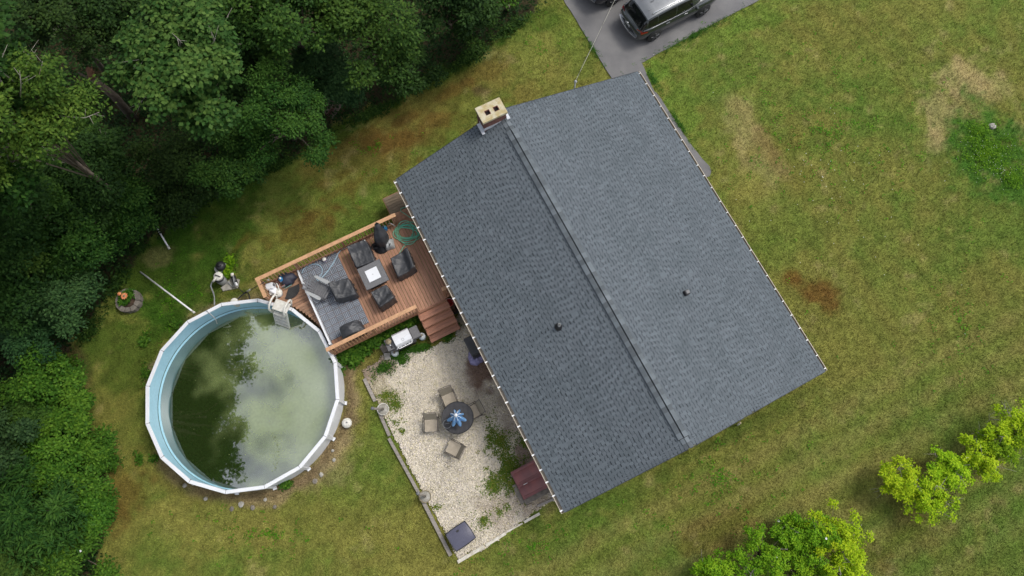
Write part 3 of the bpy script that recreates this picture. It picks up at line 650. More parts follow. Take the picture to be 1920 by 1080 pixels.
for a, b_ in ((-6.2, -11.62), (-6.2, -10.05), (-6.2, -7.95), (-6.2, -5.52), (-5.4, -11.6), (-2.26, -10.2), (-2.26, -8.3), (-2.26, -6.42), (-2.42, -5.1)):
    hwb(MB().box((a, b_, DZ + .44), (.095, .095, .96)), 'railing_post', M['red_deck'], deck)
for i in range(4):                                                  # four steps down to the gravel
    z = DZ - .235 * (i + 1); a = -2.2 + .285 * i
    for k in range(2): hwb(MB().box((a + .075 + .147 * k, -5.79, z + .018), (.141, 1.36, .036)), 'stair_tread', M['stair_wood'], deck)
    hwb(MB().box((a - .012, -5.79, z + .12), (.022, 1.34, .2)), 'stair_riser', M['red_deck'], deck)
for b_ in (-6.42, -5.16):
    b = MB(); b.add([(a, b_ + s, z) for s in (-.02, .02) for a, z in ((-2.24, 1.12), (-2.24, .86), (-1.15, 0), (-1.06, 0), (-1.06, .22))], [(0, 1, 2, 3, 4), (9, 8, 7, 6, 5)] + [(i, 5 + i, 5 + (i + 1) % 5, (i + 1) % 5) for i in range(5)])
    hwb(b, 'stair_stringer', M['stair_wood'], deck)
for i in range(10):                                                 # small landing on the lawn side
    a = -7.6 + .139 * i
    hwb(MB().box((a + .066, -5.06, .93), (.128, 1.1, .036)), 'landing_board', M['grey_wood'] if i < 6 else M['red_deck'], deck)
b = MB(); b.box((-6.92, -5.63, .8), (1.4, .03, .24)); b.box((-7.62, -5.06, .8), (.03, 1.1, .24))
for a, b_ in ((-7.5, -5.5), (-6.5, -5.5), (-7.5, -4.7)): b.box((a, b_, .35), (.09, .09, .7))
hwb(b, 'landing_frame', M['stair_wood'], deck)
# interlocking floor tiles
tf = thing('floor_tiles', 'grey basket-weave floor tiles clicked together on the deck', 'floor tiles', HW(-4.47, -9.25, DZ + .004), YAW)
tms = []
for q in (0, 1):
    b = MB()
    b.box((0, 0, .006), (.278, .278, .01), mi=1)
    for k in range(4):
        c = -.105 + .07 * k
        b.box((c, 0, .017) if q else (0, c, .017), (.047, .262, .014) if q else (.262, .047, .014))
    tms.append(b.mesh('tile', [M['tile_slat'], M['black_plastic']]))
for i in range(12):
    for j in range(6):
        o = bpy.data.objects.new('tile', tms[(i + j) % 2]); COL.objects.link(o); o.parent = tf; o.location = (-1.6 + .2865 * i, -.68 + .2835 * j, 0)
# white divider between platform and tiles
fen = thing('divider_panel', 'low white vinyl divider standing between pool platform and tiled deck', 'divider', HW(-4.5, -10.12, DZ), YAW)
b = MB(); pr = [(-6.22, 0), (-2.66, 0), (-2.66, .36), (-5.3, .36), (-5.9, .22), (-6.22, .06)]; n = len(pr)
b.add([(a, -10.12 + s, DZ + z) for s in (-.035, .035) for a, z in pr], [tuple(range(n)), tuple(range(2 * n - 1, n - 1, -1))] + [(i, n + i, n + (i + 1) % n, (i + 1) % n) for i in range(n)])
hwb(b, 'panel', M['white_vinyl'], fen)
b = MB(); b.box((-2.6, -10.12, DZ + .19), (.09, .09, .4)); hwb(b, 'end_post', M['white_vinyl'], fen)

# ================================================================== POOL
pool = thing('swimming_pool', 'round above-ground pool with white rim and pale blue liner', 'swimming pool', PC)
j0 = P(414.4, 569.2, PZ) - PC; AJ = math.atan2(j0.y, j0.x); NS = 16
def pp(r, k, z): t = AJ + 2 * math.pi * k / NS; return Vector((PC.x + r * math.cos(t), PC.y + r * math.sin(t), z))
b = MB(); n = 96
for (r0, z0, r1, z1) in ((3.78, 1.26, 3.78, .33), (3.78, .33, 3.60, .05)):
    o_ = len(b.v)
    vs_ = [(PC.x + r * math.cos(2 * math.pi * k / n), PC.y + r * math.sin(2 * math.pi * k / n), z) for r, z in ((r0, z0), (r1, z1)) for k in range(n)]
    b.add(vs_, [(k, (k + 1) % n, n + (k + 1) % n, n + k) for k in range(n)], 0, True)
b.build('liner', M['blue_liner'], pool)
b = MB(); vs_ = [(PC.x + r * math.cos(2 * math.pi * k / n), PC.y + r * math.sin(2 * math.pi * k / n), z) for r, z in ((3.776, .37), (3.772, .2)) for k in range(n)]
b.add(vs_, [(k, (k + 1) % n, n + (k + 1) % n, n + k) for k in range(n)], 0, True); b.build('scum_line', mat('green_scum', (.04, .055, .022), (.075, .1, .05), rough=.7, scale=4), pool)
b = MB()
vs_ = [(PC.x + r * math.cos(2 * math.pi * k / n), PC.y + r * math.sin(2 * math.pi * k / n), z) for r, z in ((3.8, 1.26), (3.8, 0)) for k in range(n)]
b.add(vs_, [(k, n + k, n + (k + 1) % n, (k + 1) % n) for k in range(n)], 0, True); b.build('outer_wall', M['white_vinyl'], pool)
for k in range(NS):
    b = MB(); e = .006
    q = [pp(3.755, k + e, PZ - .03), pp(3.755, k + 1 - e, PZ - .03), pp(3.91, k + 1 - e, PZ - .03), pp(3.91, k + e, PZ - .03)]
    q2 = [pp(3.768, k + e, PZ), pp(3.768, k + 1 - e, PZ), pp(3.897, k + 1 - e, PZ), pp(3.897, k + e, PZ)]
    b.add(q + q2, [(3, 2, 1, 0), (4, 5, 6, 7), (0, 1, 5, 4), (1, 2, 6, 5), (2, 3, 7, 6), (3, 0, 4, 7)]); b.build('top_rail', M['white_vinyl'], pool)
    b = MB(); t = AJ + 2 * math.pi * k / NS; Mz = Matrix.Rotation(t, 4, 'Z')
    b.box(pp(3.815, k, PZ - .025), (.165, .03, .036), M=Mz); b.build('rail_joint', M['grey_plastic'], pool)
    b = MB(); b.box(pp(3.85, k, .63), (.07, .13, 1.26), M=Mz); b.box(pp(3.88, k, .04), (.12, .15, .08), M=Mz); b.build('upright', M['white_vinyl'], pool)
b = MB(); q = P(440, 567, 1.15); d = (q - PC).normalized(); q = PC + d * 4.02; b.lathe([(.14, .8), (.14, 1.18), (.155, 1.19), (.155, 1.215), (.12, 1.225)], (q.x, q.y, 0), 16); b.build('skimmer', M['dirty_white'], pool)
WZ = .24
wm = bpy.data.materials.new('murky_green_water'); wm.use_nodes = True
t = wm.node_tree; N = t.nodes; K = t.links.new; bs = N['Principled BSDF']
bs.inputs['Roughness'].default_value = .02; bs.inputs['IOR'].default_value = 3.6
tcn = N.new('ShaderNodeTexCoord'); n1 = N.new('ShaderNodeTexNoise'); n1.inputs['Scale'].default_value = .5; n1.inputs['Detail'].default_value = 2.2; n1.inputs['Roughness'].default_value = .55; n1.inputs['Distortion'].default_value = .15
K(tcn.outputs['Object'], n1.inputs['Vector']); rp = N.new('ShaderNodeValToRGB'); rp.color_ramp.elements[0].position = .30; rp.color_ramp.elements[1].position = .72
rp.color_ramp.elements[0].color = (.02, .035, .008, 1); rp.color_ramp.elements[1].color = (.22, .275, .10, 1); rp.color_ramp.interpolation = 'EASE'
sx_ = N.new('ShaderNodeSeparateXYZ'); K(tcn.outputs['Object'], sx_.inputs[0])               # colour brightens towards the deck: painted sky glare against tree reflection
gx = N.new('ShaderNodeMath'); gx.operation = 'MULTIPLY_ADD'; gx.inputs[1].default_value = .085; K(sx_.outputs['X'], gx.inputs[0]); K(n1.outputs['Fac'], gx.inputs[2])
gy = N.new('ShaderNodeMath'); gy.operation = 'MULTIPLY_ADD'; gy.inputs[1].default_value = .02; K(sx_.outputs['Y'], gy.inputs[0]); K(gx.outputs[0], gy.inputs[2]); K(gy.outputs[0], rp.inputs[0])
n2 = N.new('ShaderNodeTexNoise'); n2.inputs['Scale'].default_value = 9; n2.inputs['Detail'].default_value = 3; K(tcn.outputs['Object'], n2.inputs['Vector'])
v2 = N.new('ShaderNodeMapRange'); v2.inputs['To Min'].default_value = .75; v2.inputs['To Max'].default_value = 1.25; K(n2.outputs['Fac'], v2.inputs['Value'])
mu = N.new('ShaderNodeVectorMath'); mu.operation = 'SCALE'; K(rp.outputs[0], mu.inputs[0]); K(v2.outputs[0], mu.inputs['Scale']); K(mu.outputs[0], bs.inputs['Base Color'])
n3 = N.new('ShaderNodeTexNoise'); n3.inputs['Scale'].default_value = 5; K(tcn.outputs['Object'], n3.inputs['Vector']); bp = N.new('ShaderNodeBump'); bp.inputs['Strength'].default_value = .035; bp.inputs['Distance'].default_value = .02; K(n3.outputs['Fac'], bp.inputs['Height']); K(bp.outputs[0], bs.inputs['Normal'])
M['water'] = wm
b = MB(); n = 96; b.add([(3.768 * math.cos(2 * math.pi * k / n), 3.768 * math.sin(2 * math.pi * k / n), 0) for k in range(n)], [tuple(range(n))])
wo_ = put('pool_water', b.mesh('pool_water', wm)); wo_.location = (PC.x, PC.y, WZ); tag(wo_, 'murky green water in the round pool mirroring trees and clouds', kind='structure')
b = MB(); b.add([(3.6 * math.cos(2 * math.pi * k / n), 3.6 * math.sin(2 * math.pi * k / n), 0) for k in range(n)], [tuple(range(n))]); b.v = [(v[0] + PC.x, v[1] + PC.y, .06) for v in b.v]; b.build('pool_floor', M['blue_liner'], pool)
# white steps over the rim
lad = thing('pool_steps', 'white plastic pool steps hooked over the rim beside the deck', 'pool ladder', HW(-4.9, -10.9, PZ), YAW)
c0 = P(527, 574, 1.4); inn_ = (PC - c0); inn_.z = 0; inn_.normalize(); sd_ = Vector((-inn_.y, inn_.x, 0))
lp = lambda x, y, z: c0 + inn_ * x + sd_ * y + Vector((0, 0, z - 1.4))
LR = Matrix((inn_, sd_, Vector((0, 0, 1)))).transposed().to_4x4()
for s in (-.33, .33):
    pts = [lp(-.3 + .12, s, 1.22)] + [lp(-.02 + .34 * math.cos(t_), s, 1.52 + .3 * math.sin(t_)) for t_ in [math.pi - math.pi * i / 8 for i in range(9)]] + [lp(.34, s, 1.25)]
    b = MB(); b.tube(pts, .045, 8); b.build('handrail', M['dirty_white'], lad)
b = MB(); b.bbox(lp(.0, 0, 1.38), (.46, .66, .06), .02, M=LR); b.build('platform', M['dirty_white'], lad)
for i in range(4):
    b = MB(); b.bbox(lp(.3 + .09 * i, 0, 1.12 - .24 * i), (.15, .56, .05), .015, M=LR); b.build('step', M['dirty_white'], lad)
for s in (-.3, .3):
    b = MB(); b.beam(lp(.2, s, 1.34), lp(.62, s, .27), .05, .1); b.build('side_rail', M['dirty_white'], lad)

# ================================================================== THINGS ON THE DECK
def drape(name, label, cat, group, corners, ztop, zbase, seed, back=None, sag=.05, flare=.05, hback=.2, belly=0.0, m='black_cover', skirt=True):
    c = [Vector(q) for q in corners]; ctr = sum(c, Vector()) / 4; ctr.z = zbase
    th = thing(name, label, cat, ctr, 0, group); r_ = random.Random(seed)
    ph = [(r_.uniform(0, 6.28), r_.uniform(-3, 3), r_.uniform(-3, 3), r_.uniform(.6, 1.3)) for _ in range(5)]
    def fn(u, v):
        s, t_ = (u - .5) * 2.7, (v - .5) * 2.7
        cs, ct = max(-1, min(1, s)), max(-1, min(1, t_)); ex = max(abs(s) - 1, abs(t_) - 1, 0) / .35
        U, V_ = (cs + 1) / 2, (ct + 1) / 2
        q = c[0].lerp(c[1], U).lerp(c[3].lerp(c[2], U), V_)
        rd = 1 - .03 * (abs(cs) ** 6 * abs(ct) ** 6); q = ctr + (q - ctr) * rd
        wr = 0
        for (p0, kx, ky, am) in ph: wr += am * (1 - abs(math.sin(p0 + kx * cs * 1.6 + ky * ct * 1.6))) ** 3
        for cx, cy in ((1, 1), (-1, 1), (1, -1), (-1, -1)):
            an = math.atan2(ct - cy, cs - cx); wr += .7 * math.sin(an * 9 + ph[0][0]) * math.exp(-((cs - cx) ** 2 + (ct - cy) ** 2) * .9)
        z = ztop - sag * (1 - cs * cs) * (1 - ct * ct) + .017 * wr + belly * (1 - cs * cs) * (1 - .3 * ct * ct)
        if back is not None:
            g_ = cs * back[0] + ct * back[1]; z += hback * float(sstep(np.array(g_), .25, .8))
        if ex > 0:
            dirv = (q - ctr); dirv.z = 0; dirv.normalize()
            per = math.atan2(ct, cs); fold = math.sin(per * 13 + ph[1][0]) * .5 + math.sin(per * 23 + ph[2][0]) * .5
            q = q + dirv * (ex * (flare + .035 * fold)); zb = zbase + .03 + .03 * fold
            e2 = min(1, ex * 1.02) ** 1.25; z = z * (1 - e2) + zb * e2
        return Vector((q.x, q.y, z))
    MB().grid(fn, 30, 30).build('cover', M[m], th)
    return th
def pz(z, *pts): return [P(x, y, z) for x, y in pts]
cg = 'chairs under black covers round the fire table'
def clips(th, pts, z, m='dirty_white'):
    for x, y in pts:
        q = P(x, y, z); b = MB(); b.bbox(q, (.05, .03, .05), .008, rz=x); b.build('buckle', M[m], th)
def legs(th, corners, z0):
    for q in corners:
        b = MB(); b.box((q.x, q.y, z0 + .06), (.06, .06, .12)); b.build('foot', M['bronze'], th)
z = 1.95
k1 = pz(z, (650, 463), (685, 449), (702, 487), (667, 500)); c1 = drape('covered_chair', 'large black-covered patio chair between upper railing and fire table', 'chair', cg, k1, z - .1, DZ, 1, back=(0, -1), hback=.16, sag=.06)
clips(c1, ((684, 451),), 2.0); b = MB(); b.tube([P(676, 499, 1.6), P(682, 495, 1.66), P(688, 494, 1.6)], .022, 6); b.build('drawstring', M['dirty_white'], c1)
z = 1.9
k2 = pz(z, (731, 483), (764, 465), (777, 501), (745, 518)); c2 = drape('covered_chair', 'black-covered patio chair nearest the green hose', 'chair', cg, k2, z - .1, DZ, 2, back=(1, 0), sag=.08, hback=.2)
clips(c2, ((761, 467), (777, 499), (750, 513)), 1.75)
k3 = pz(z, (694, 547), (723, 532), (739, 558), (712, 576)); c3 = drape('covered_chair', 'black-covered patio chair on the boards below the fire table', 'chair', cg, k3, z - .1, DZ, 3, back=(.3, 1), sag=.05, hback=.12)
k4 = pz(z, (614, 531), (651, 519), (667, 551), (630, 560)); c4 = drape('covered_chair', 'black-covered patio chair standing on the grey floor tiles', 'chair', cg, k4, z - .1, DZ + .03, 4, back=(-1, 0), sag=.03, hback=.1)
clips(c4, ((628, 563), (615, 530)), 1.45)
for th, kk in ((c1, k1), (c2, k2), (c3, k3), (c4, k4)): legs(th, [q.lerp(th.location, .12) for q in kk], DZ + (.03 if th is c4 else .002))
z = 2.1
drape('covered_grill', 'dome-shaped black grill cover beside the lower railing', 'grill', None, pz(z, (633, 612), (668, 597), (682, 616), (640, 634)), z - .22, DZ + .03, 5, sag=-.02, belly=.2, flare=.03)
ft = thing('fire_table', 'square grey fire table with a white square lid', 'table', HW(-4.36, -7.37, DZ), YAW)
b = MB(); b.bbox((0, 0, .62), (1.0, 1.0, .06), .012); lb(b, 'table_top', M['stone_top'], ft)
lb(MB().box((0, 0, .295), (.72, .72, .58)), 'base', M['black_metal'], ft)
lid = lb(MB().bbox((-.0, .0, .665), (.52, .52, .03), .006), 'burner_lid', M['white_vinyl'], ft)
lb(MB().lathe([(.02, .68), (.022, .688), (.012, .69)], (0, 0, 0), 12), 'lid_knob', M['pale_grey'], lid)
# black covered umbrella on the upper side
um = thing('covered_umbrella', 'tall black umbrella cover leaning by the upper railing', 'umbrella', P(716, 462, DZ), 0)
b = MB(); base = P(719, 460, DZ); top = P(707, 420, 2.55); mid = P(715, 448, 1.75)
def sock(u, v):
    t_ = v; c_ = base.lerp(top, t_); c_.z = DZ + .1 + (2.5 - DZ) * t_; rr = (.2 + .1 * math.sin(math.pi * min(1, t_ * 1.25)) - .1 * t_ ** 3) * (1 if t_ < .97 else .5)
    an = 2 * math.pi * u; f_ = 1 + .1 * math.sin(an * 5 + t_ * 2) + .05 * math.sin(an * 9 - t_ * 4); return Vector((c_.x + rr * f_ * math.cos(an), c_.y + rr * f_ * math.sin(an) * .85, c_.z))
b.grid(sock, 26, 14); b.build('cover', M['black_cover'], um)
b = MB(); b.tube([top + Vector((0, 0, -.1)), top + Vector((-.02, .02, .1))], .025, 6); b.build('pole_tip', M['black_metal'], um)
b = MB(); b.lathe([(.34, DZ + .01), (.34, DZ + .06), (.1, DZ + .1), (.04, DZ + .4)], (base.x - .08, base.y - .05, 0), 16); b.build('base', M['black_plastic'], um)
gb_ = thing('grey_cushion', 'grey folded cushion with black piping lying beside the covered umbrella', 'cushion', P(729, 457, DZ), 0)
def pil(u, v):
    s, t_ = (u - .5) * 2, (v - .5) * 2; q = P(729 + 9 * s + 2 * t_, 456 + 9 * t_ - 3 * s, DZ + .25); return Vector((q.x, q.y, DZ + .03 + .3 * (1 - s ** 4) * (1 - t_ ** 4) ** .7 + .02 * math.sin(8 * s)))
MB().grid(pil, 12, 12).build('pad', M['purple'] if False else M['pale_grey'], gb_)
b = MB(); b.tube([P(727, 466, DZ + .15), P(731, 458, DZ + .36), P(733, 447, DZ + .15)], .022, 6); b.build('piping', M['black_cover'], gb_)
wb = thing('coiled_cable', 'black coiled cable on the boards by the covered umbrella', 'cable', P(705, 463, DZ), 0)
b = MB(); q = P(705, 463, DZ)
b.tube([(q.x + (.22 - .0035 * i) * math.cos(i * .5), q.y + (.18 - .003 * i) * math.sin(i * .5), DZ + .02 + .003 * i) for i in range(44)], .014, 5); b.build('cable', M['black_plastic'], wb)
bt = thing('spray_bottle', 'blue spray bottle standing against the upper railing', 'bottle', P(723, 431, DZ), 0)
b = MB(); q = P(723, 431, DZ); b.lathe([(.09, DZ), (.1, DZ + .06), (.1, DZ + .3), (.04, DZ + .38)], (q.x, q.y, 0), 12); b.build('body', M['blue_plastic'], bt)
b = MB(); b.tube([(q.x, q.y, DZ + .38), (q.x, q.y, DZ + .46), (q.x + .09, q.y - .03, DZ + .48)], .022, 6); b.build('nozzle', M['teal'], bt)
hk = thing('shepherd_hook', 'grey metal hook rod lying against the railing corner', 'rod', P(735, 423, DZ), 0)
b = MB(); b.tube([P(727, 421, 1.5), P(731, 418, 1.58), P(735, 420, 1.55), P(741, 424, 1.4)], .018, 6); b.build('rod', M['steel'], hk)
# green garden hose coil
gh = thing('garden_hose', 'green garden hose in a loose coil under the eave', 'hose', P(766, 436, DZ), 0)
hr = random.Random(8); pts = []
cx, cy = 763, 436
for i in range(260):
    t_ = i * .21; lp_ = int(t_ / 6.283); rr = random.Random(lp_ * 7 + 3)
    ox, oy, sx, sy = rr.uniform(-7, 8), rr.uniform(-7, 6), rr.uniform(13, 27), rr.uniform(9, 22)
    r2 = random.Random((lp_ + 1) * 7 + 3); f_ = (t_ / 6.283) % 1
    ox2, oy2, sx2, sy2 = r2.uniform(-7, 8), r2.uniform(-7, 6), r2.uniform(13, 27), r2.uniform(9, 22)
    L_ = lambda p_, q_: p_ * (1 - f_) + q_ * f_
    zz = DZ + .02 + .018 * (lp_ % 4) + .02 * math.sin(t_ * 1.7) ** 2
    pts.append(P(cx + L_(ox, ox2) + L_(sx, sx2) * math.cos(t_), cy + L_(oy, oy2) + L_(sy, sy2) * math.sin(t_), zz))
b = MB(); b.tube(pts, .017, 5); b.build('coil', M['green_hose'], gh)
b = MB(); b.tube([P(766, 455, DZ + .05), P(757, 462, DZ + .03), P(752, 470, DZ + .02), P(747, 478, DZ + .02)], .016, 5)
b.tube([P(776, 410, DZ + .02), P(768, 407, DZ + .02), P(756, 399, DZ + .02), P(751, 396, DZ - .1), P(752, 391, DZ - .2), P(762, 388, DZ - .22), P(775, 392, DZ - .2)], .016, 5); b.build('loose_end', M['green_hose'], gh)
# adirondack chair, built facing +x
def slat(b, p0, p1, wd, th_=.022): b.beam(p0, p1, wd, th_)
adp = P(597, 541, DZ + .4); fx = P(606, 549, DZ + .4) - P(582, 537, DZ + .4)
ad = thing('adirondack_chair', 'grey slatted adirondack chair on the tiles against the white divider', 'chair', (adp.x, adp.y, DZ + .026), math.atan2(fx.y, fx.x))
for i in range(6):
    y = (i - 2.5); b = MB(); slat(b, (-.1, y * .075, .3), (-.52 + .012 * y * y, y * .13, .9 - .014 * y * y), .072); lb(b, 'back_slat', M['grey_plastic'], ad)
for i in range(6):
    b = MB(); b.box((-.06 + .1 * i, 0, .31 + .016 * i - .002 * max(0, i - 4) * 14), (.078, .5, .024)); lb(b, 'seat_slat', M['grey_plastic'], ad)
for s in (-1, 1):
    b = MB(); b.add([(x, s * y, z_) for z_ in (.555, .585) for x, y in ((-.36, .36), (-.3, .42), (.26, .45), (.38, .42), (.38, .32), (.24, .29), (-.3, .31))], [tuple(range(6, -1, -1)), tuple(range(7, 14))] + [(i, (i + 1) % 7, 7 + (i + 1) % 7, 7 + i) for i in range(7)]); lb(b, 'arm', M['pale_grey'], ad)
    b = MB(); b.beam((.32, s * .33, .56), (.4, s * .3, 0), .09, .03, up=(0, 1, 0)); lb(b, 'front_leg', M['grey_plastic'], ad)
    b = MB(); b.beam((.42, s * .27, .34), (-.6, s * .27, .04), .03, .1); lb(b, 'rear_leg', M['grey_plastic'], ad)
lb(MB().beam((-.28, -.33, .5), (-.28, .33, .5), .05, .04), 'back_brace', M['grey_plastic'], ad)
# pale blue hose on the tiles
bh = thing('vacuum_hose', 'pale blue hose curling over the grey tiles to the railing', 'hose', P(612, 510, DZ), 0)
zt = DZ + .06
b = MB(); b.tube([P(x, y, zt) for x, y in ((638, 470), (634, 475), (631, 482), (625, 493), (617, 505), (608, 516), (601, 523), (593, 528), (590, 530))], .024, 7)
b.tube([P(x, y, zt) for x, y in ((566, 512), (569, 505), (575, 499), (583, 496), (592, 495), (600, 498), (604, 504), (604, 511), (600, 518), (594, 524), (588, 529))], .02, 7); b.build('hose', M['blue_hose'], bh)
b = MB(); b.tube([P(638, 470, zt), P(645, 466, zt + .05), P(652, 463, zt + .03)], .02, 6); b.build('hose_end', M['grey_hose'], bh)
cu = thing('cup', 'pale lilac cup standing on the tiles below the upper railing', 'cup', P(610, 488, DZ), 0); q = P(610, 489, DZ)
M['lilac'] = mat('lilac_plastic', (.6, .5, .62), rough=.4)
b = MB(); b.lathe([(.07, DZ + .01), (.09, DZ + .2), (.095, DZ + .21), (.07, DZ + .22)], (q.x, q.y, 0), 14); b.build('body', M['lilac'], cu)
b = MB(); b.lathe([(.085, DZ + .212), (.08, DZ + .232), (.03, DZ + .24)], (q.x, q.y, 0), 14); b.build('lid', M['dirty_white'], cu)
# pool gear on the platform
pcn = thing('pool_cleaner', 'jumbled white pool cleaner parts in the platform corner', 'pool cleaner', P(514, 545, DZ), 0)
def bx(px, py, z0, sz, rz, name, m, th, tilt=(0, 0)):
    q = P(px, py, z0 + sz[2] / 2); Mx = Matrix.Rotation(rz, 4, 'Z') @ Matrix.Rotation(tilt[0], 4, 'X') @ Matrix.Rotation(tilt[1], 4, 'Y')
    b = MB(); b.bbox((q.x, q.y, z0 + sz[2] / 2), sz, min(sz) * .2, M=Mx); return b.build(name, M[m], th)
bx(507, 537, DZ + .1, (.36, .28, .26), .25, 'hopper', 'white_vinyl', pcn, (.1, -.15)); bx(514, 545, DZ + .04, (.34, .28, .2), -.5, 'housing', 'white_vinyl', pcn, (-.2, .1)); bx(508, 551, DZ + .02, (.3, .12, .12), .2, 'brush_bar', 'dirty_white', pcn)
q = P(521, 549, DZ + .1); b = MB(); b.lathe([(.16, 0), (.19, .03), (.19, .16), (.15, .2), (.05, .22)], (q.x, q.y, DZ + .01), 18); b.build('float', M['dirty_white'], pcn)
q = P(525, 551, DZ); b = MB(); b.lathe([(.14, 0), (.16, .1), (.14, .12)], (q.x - .02, q.y - .02, DZ + .004), 16); b.build('pad', M['pale_grey'], pcn)
bx(513, 534, DZ + .3, (.1, .12, .07), .6, 'motor', 'grey_plastic', pcn); b = MB(); b.tube([P(518, 531, DZ + .3), P(522, 537, DZ + .28), P(523, 545, DZ + .2)], .025, 6); b.build('spout', M['dirty_white'], pcn)
sk = thing('skimmer_net', 'black leaf net with a teal handle on the platform', 'pool net', P(545, 545, DZ), 0)
q = P(541, 541, DZ + .05); b = MB()
b.add([(q.x, q.y, DZ + .07)] + [(q.x + .44 * math.cos(t_), q.y + .44 * math.sin(t_), DZ + .03 + .02 * math.sin(3 * t_)) for t_ in [R(-105 + 130 * i / 14) for i in range(15)]], [(0, i, i + 1) for i in range(1, 15)]); b.build('net', mat('black_mesh', (.035, .034, .034), (.012, .012, .012), rough=.8, scale=60, lo=.45, hi=.55), sk)
b = MB(); b.tube([(q.x + .44 * math.cos(t_), q.y + .44 * math.sin(t_), DZ + .04) for t_ in [R(-105 + 130 * i / 14) for i in range(15)]], .016, 6); b.build('hoop', M['black_plastic'], sk)
b = MB(); b.tube([P(528, 539, DZ + .14), P(547, 530, DZ + .17)], .02, 6); b.tube([P(533, 541, DZ + .14), P(547, 534, DZ + .14)], .014, 6); b.build('handle', M['teal'], sk)
bag = thing('dark_bag', 'dark navy bag slumped in the corner by the white divider', 'bag', P(541, 526, DZ), 0)
def bagf(u, v):
    an = 2 * math.pi * u; rr = .36 * (1 - v ** 3) * (1 + .12 * math.sin(3 * an) + .07 * math.sin(7 * an + 4 * v)); q = P(540, 524, DZ); return Vector((q.x + rr * math.cos(an), q.y + rr * .8 * math.sin(an), DZ + .01 + .36 * v ** .7))
MB().grid(bagf, 24, 8).build('sack', M['navy'], bag)
cb_ = thing('chlorine_bottle', 'blue bottle with a white label standing beside the dark bag', 'bottle', P(527, 524, DZ), 0)
q = P(526.5, 523, DZ + .3); b = MB(); b.lathe([(.1, 0), (.11, .04), (.11, .3), (.05, .37)], (q.x, q.y, DZ), 14); b.build('body', M['blue_plastic'], cb_)
b = MB(); b.lathe([(.045, .37), (.045, .42), (.02, .43)], (q.x, q.y, DZ), 10); b.build('cap', M['white_vinyl'], cb_)
b = MB(); b.lathe([(.1125, .1), (.1125, .24)], (q.x, q.y, DZ), 14); b.build('label_band', M['white_vinyl'], cb_)
ph_ = thing('pink_tube', 'thin pink tube looped round the blue bottle', 'tube', P(524, 530, DZ), 0)
b = MB(); b.tube([P(515, 531, DZ + .1), P(520, 527, DZ + .16), P(524, 532, DZ + .12), P(523, 536, DZ + .1), P(528, 538, DZ + .2), P(533, 535, DZ + .22), P(534, 528, DZ + .2), P(530, 525, DZ + .25)], .013, 6); b.build('tube', M['pink'], ph_)
cord = thing('extension_cord', 'black cord running from the pump over the end railing', 'cord', P(478, 544, 0), 0)
b = MB(); b.tube([P(446, 538, .4), P(452, 545, .05), P(458, 549, .05), P(464, 546, .5), P(470, 543, .95), P(483, 536, 1.9), P(489, 533, 2.17), P(495, 529, 2.16), P(500, 527, 1.5)], .016, 5); b.build('cord', M['black_plastic'], cord)
b = MB(); b.beam(P(463.5, 546.5, .5), P(469, 543, .9), .06, .05); b.build('connector', M['dirty_white'], cord)
b = MB(); b.beam(P(500.5, 526.5, 1.5), P(505, 524, 1.5), .07, .06); b.build('plug', M['dirty_white'], cord)
# things by the steps
rb = thing('red_bucket', 'red bucket tucked between the steps and the house wall', 'bucket', P(844, 569, .1), 0); q = P(842, 566.5, .85)
b = MB(); b.lathe([(.1, .5), (.15, .52), (.18, .84), (.19, .85), (.165, .845), (.14, .6)], (q.x, q.y, 0), 18); b.build('body', M['red_plastic'], rb)
b = MB(); b.tube([(q.x - .18 * math.cos(t_), q.y + .16 * math.sin(t_), .86) for t_ in [math.pi * i / 8 for i in range(9)]], .008, 5); b.build('handle', M['steel'], rb)
b = MB(); b.box((q.x, q.y, .25), (.4, .4, .5)); b.build('stand', M['dark_wood'], rb)
bp_ = thing('blue_pot', 'dark blue flower pot in the shade below the red bucket', 'pot', P(852, 580, 0), 0); q = P(852, 581, .3)
b = MB(); b.lathe([(.12, 0), (.17, .28), (.19, .3), (.16, .3), (.15, .24)], (q.x, q.y, 0), 16); b.build('body', M['navy'], bp_)
b = MB(); b.lathe([(.15, .24), (.05, .25)], (q.x, q.y, 0), 16); b.build('soil', M['soil'], bp_)
tb = thing('covered_bin', 'black covered storage box against the house under the eave', 'storage box', HW(-.78, -4.72), YAW)
kk = [P(x, y, .95) for x, y in ((869.5, 628.5), (888, 627), (901, 652), (875, 653))]
tb.location = HW(.02, -4.9); WMAT[tb.name] = Matrix.Translation(tb.location) @ Matrix.Rotation(YAW, 4, 'Z')
b = MB(); ca_ = (-.06 - .02, -4.86); b.bbox(HW(.0, -4.88, .43), (.84, .66, .86), .04, rz=YAW); b.build('body', M['black_plastic'], tb)
b = MB(); b.bbox(HW(-.05, -4.88, .91), (.8, .72, .1), .04, rz=YAW); b.build('lid', M['black_cover'], tb)
pb = thing('lavender_bag', 'crumpled lavender bag lying next to the black box', 'bag', P(893, 671, 0), 0)
def bf2(u, v):
    an = 2 * math.pi * u; rr = .36 * (1 - v ** 3) * (1 + .1 * math.sin(3 * an + 1) + .06 * math.sin(8 * an + 5 * v)); q = P(893, 671, 0); return Vector((q.x + rr * math.cos(an), q.y + rr * .9 * math.sin(an), .02 + .4 * v ** .7 + .03 * math.sin(4 * an) * v))
MB().grid(bf2, 26, 9).build('sack', M['purple'], pb)

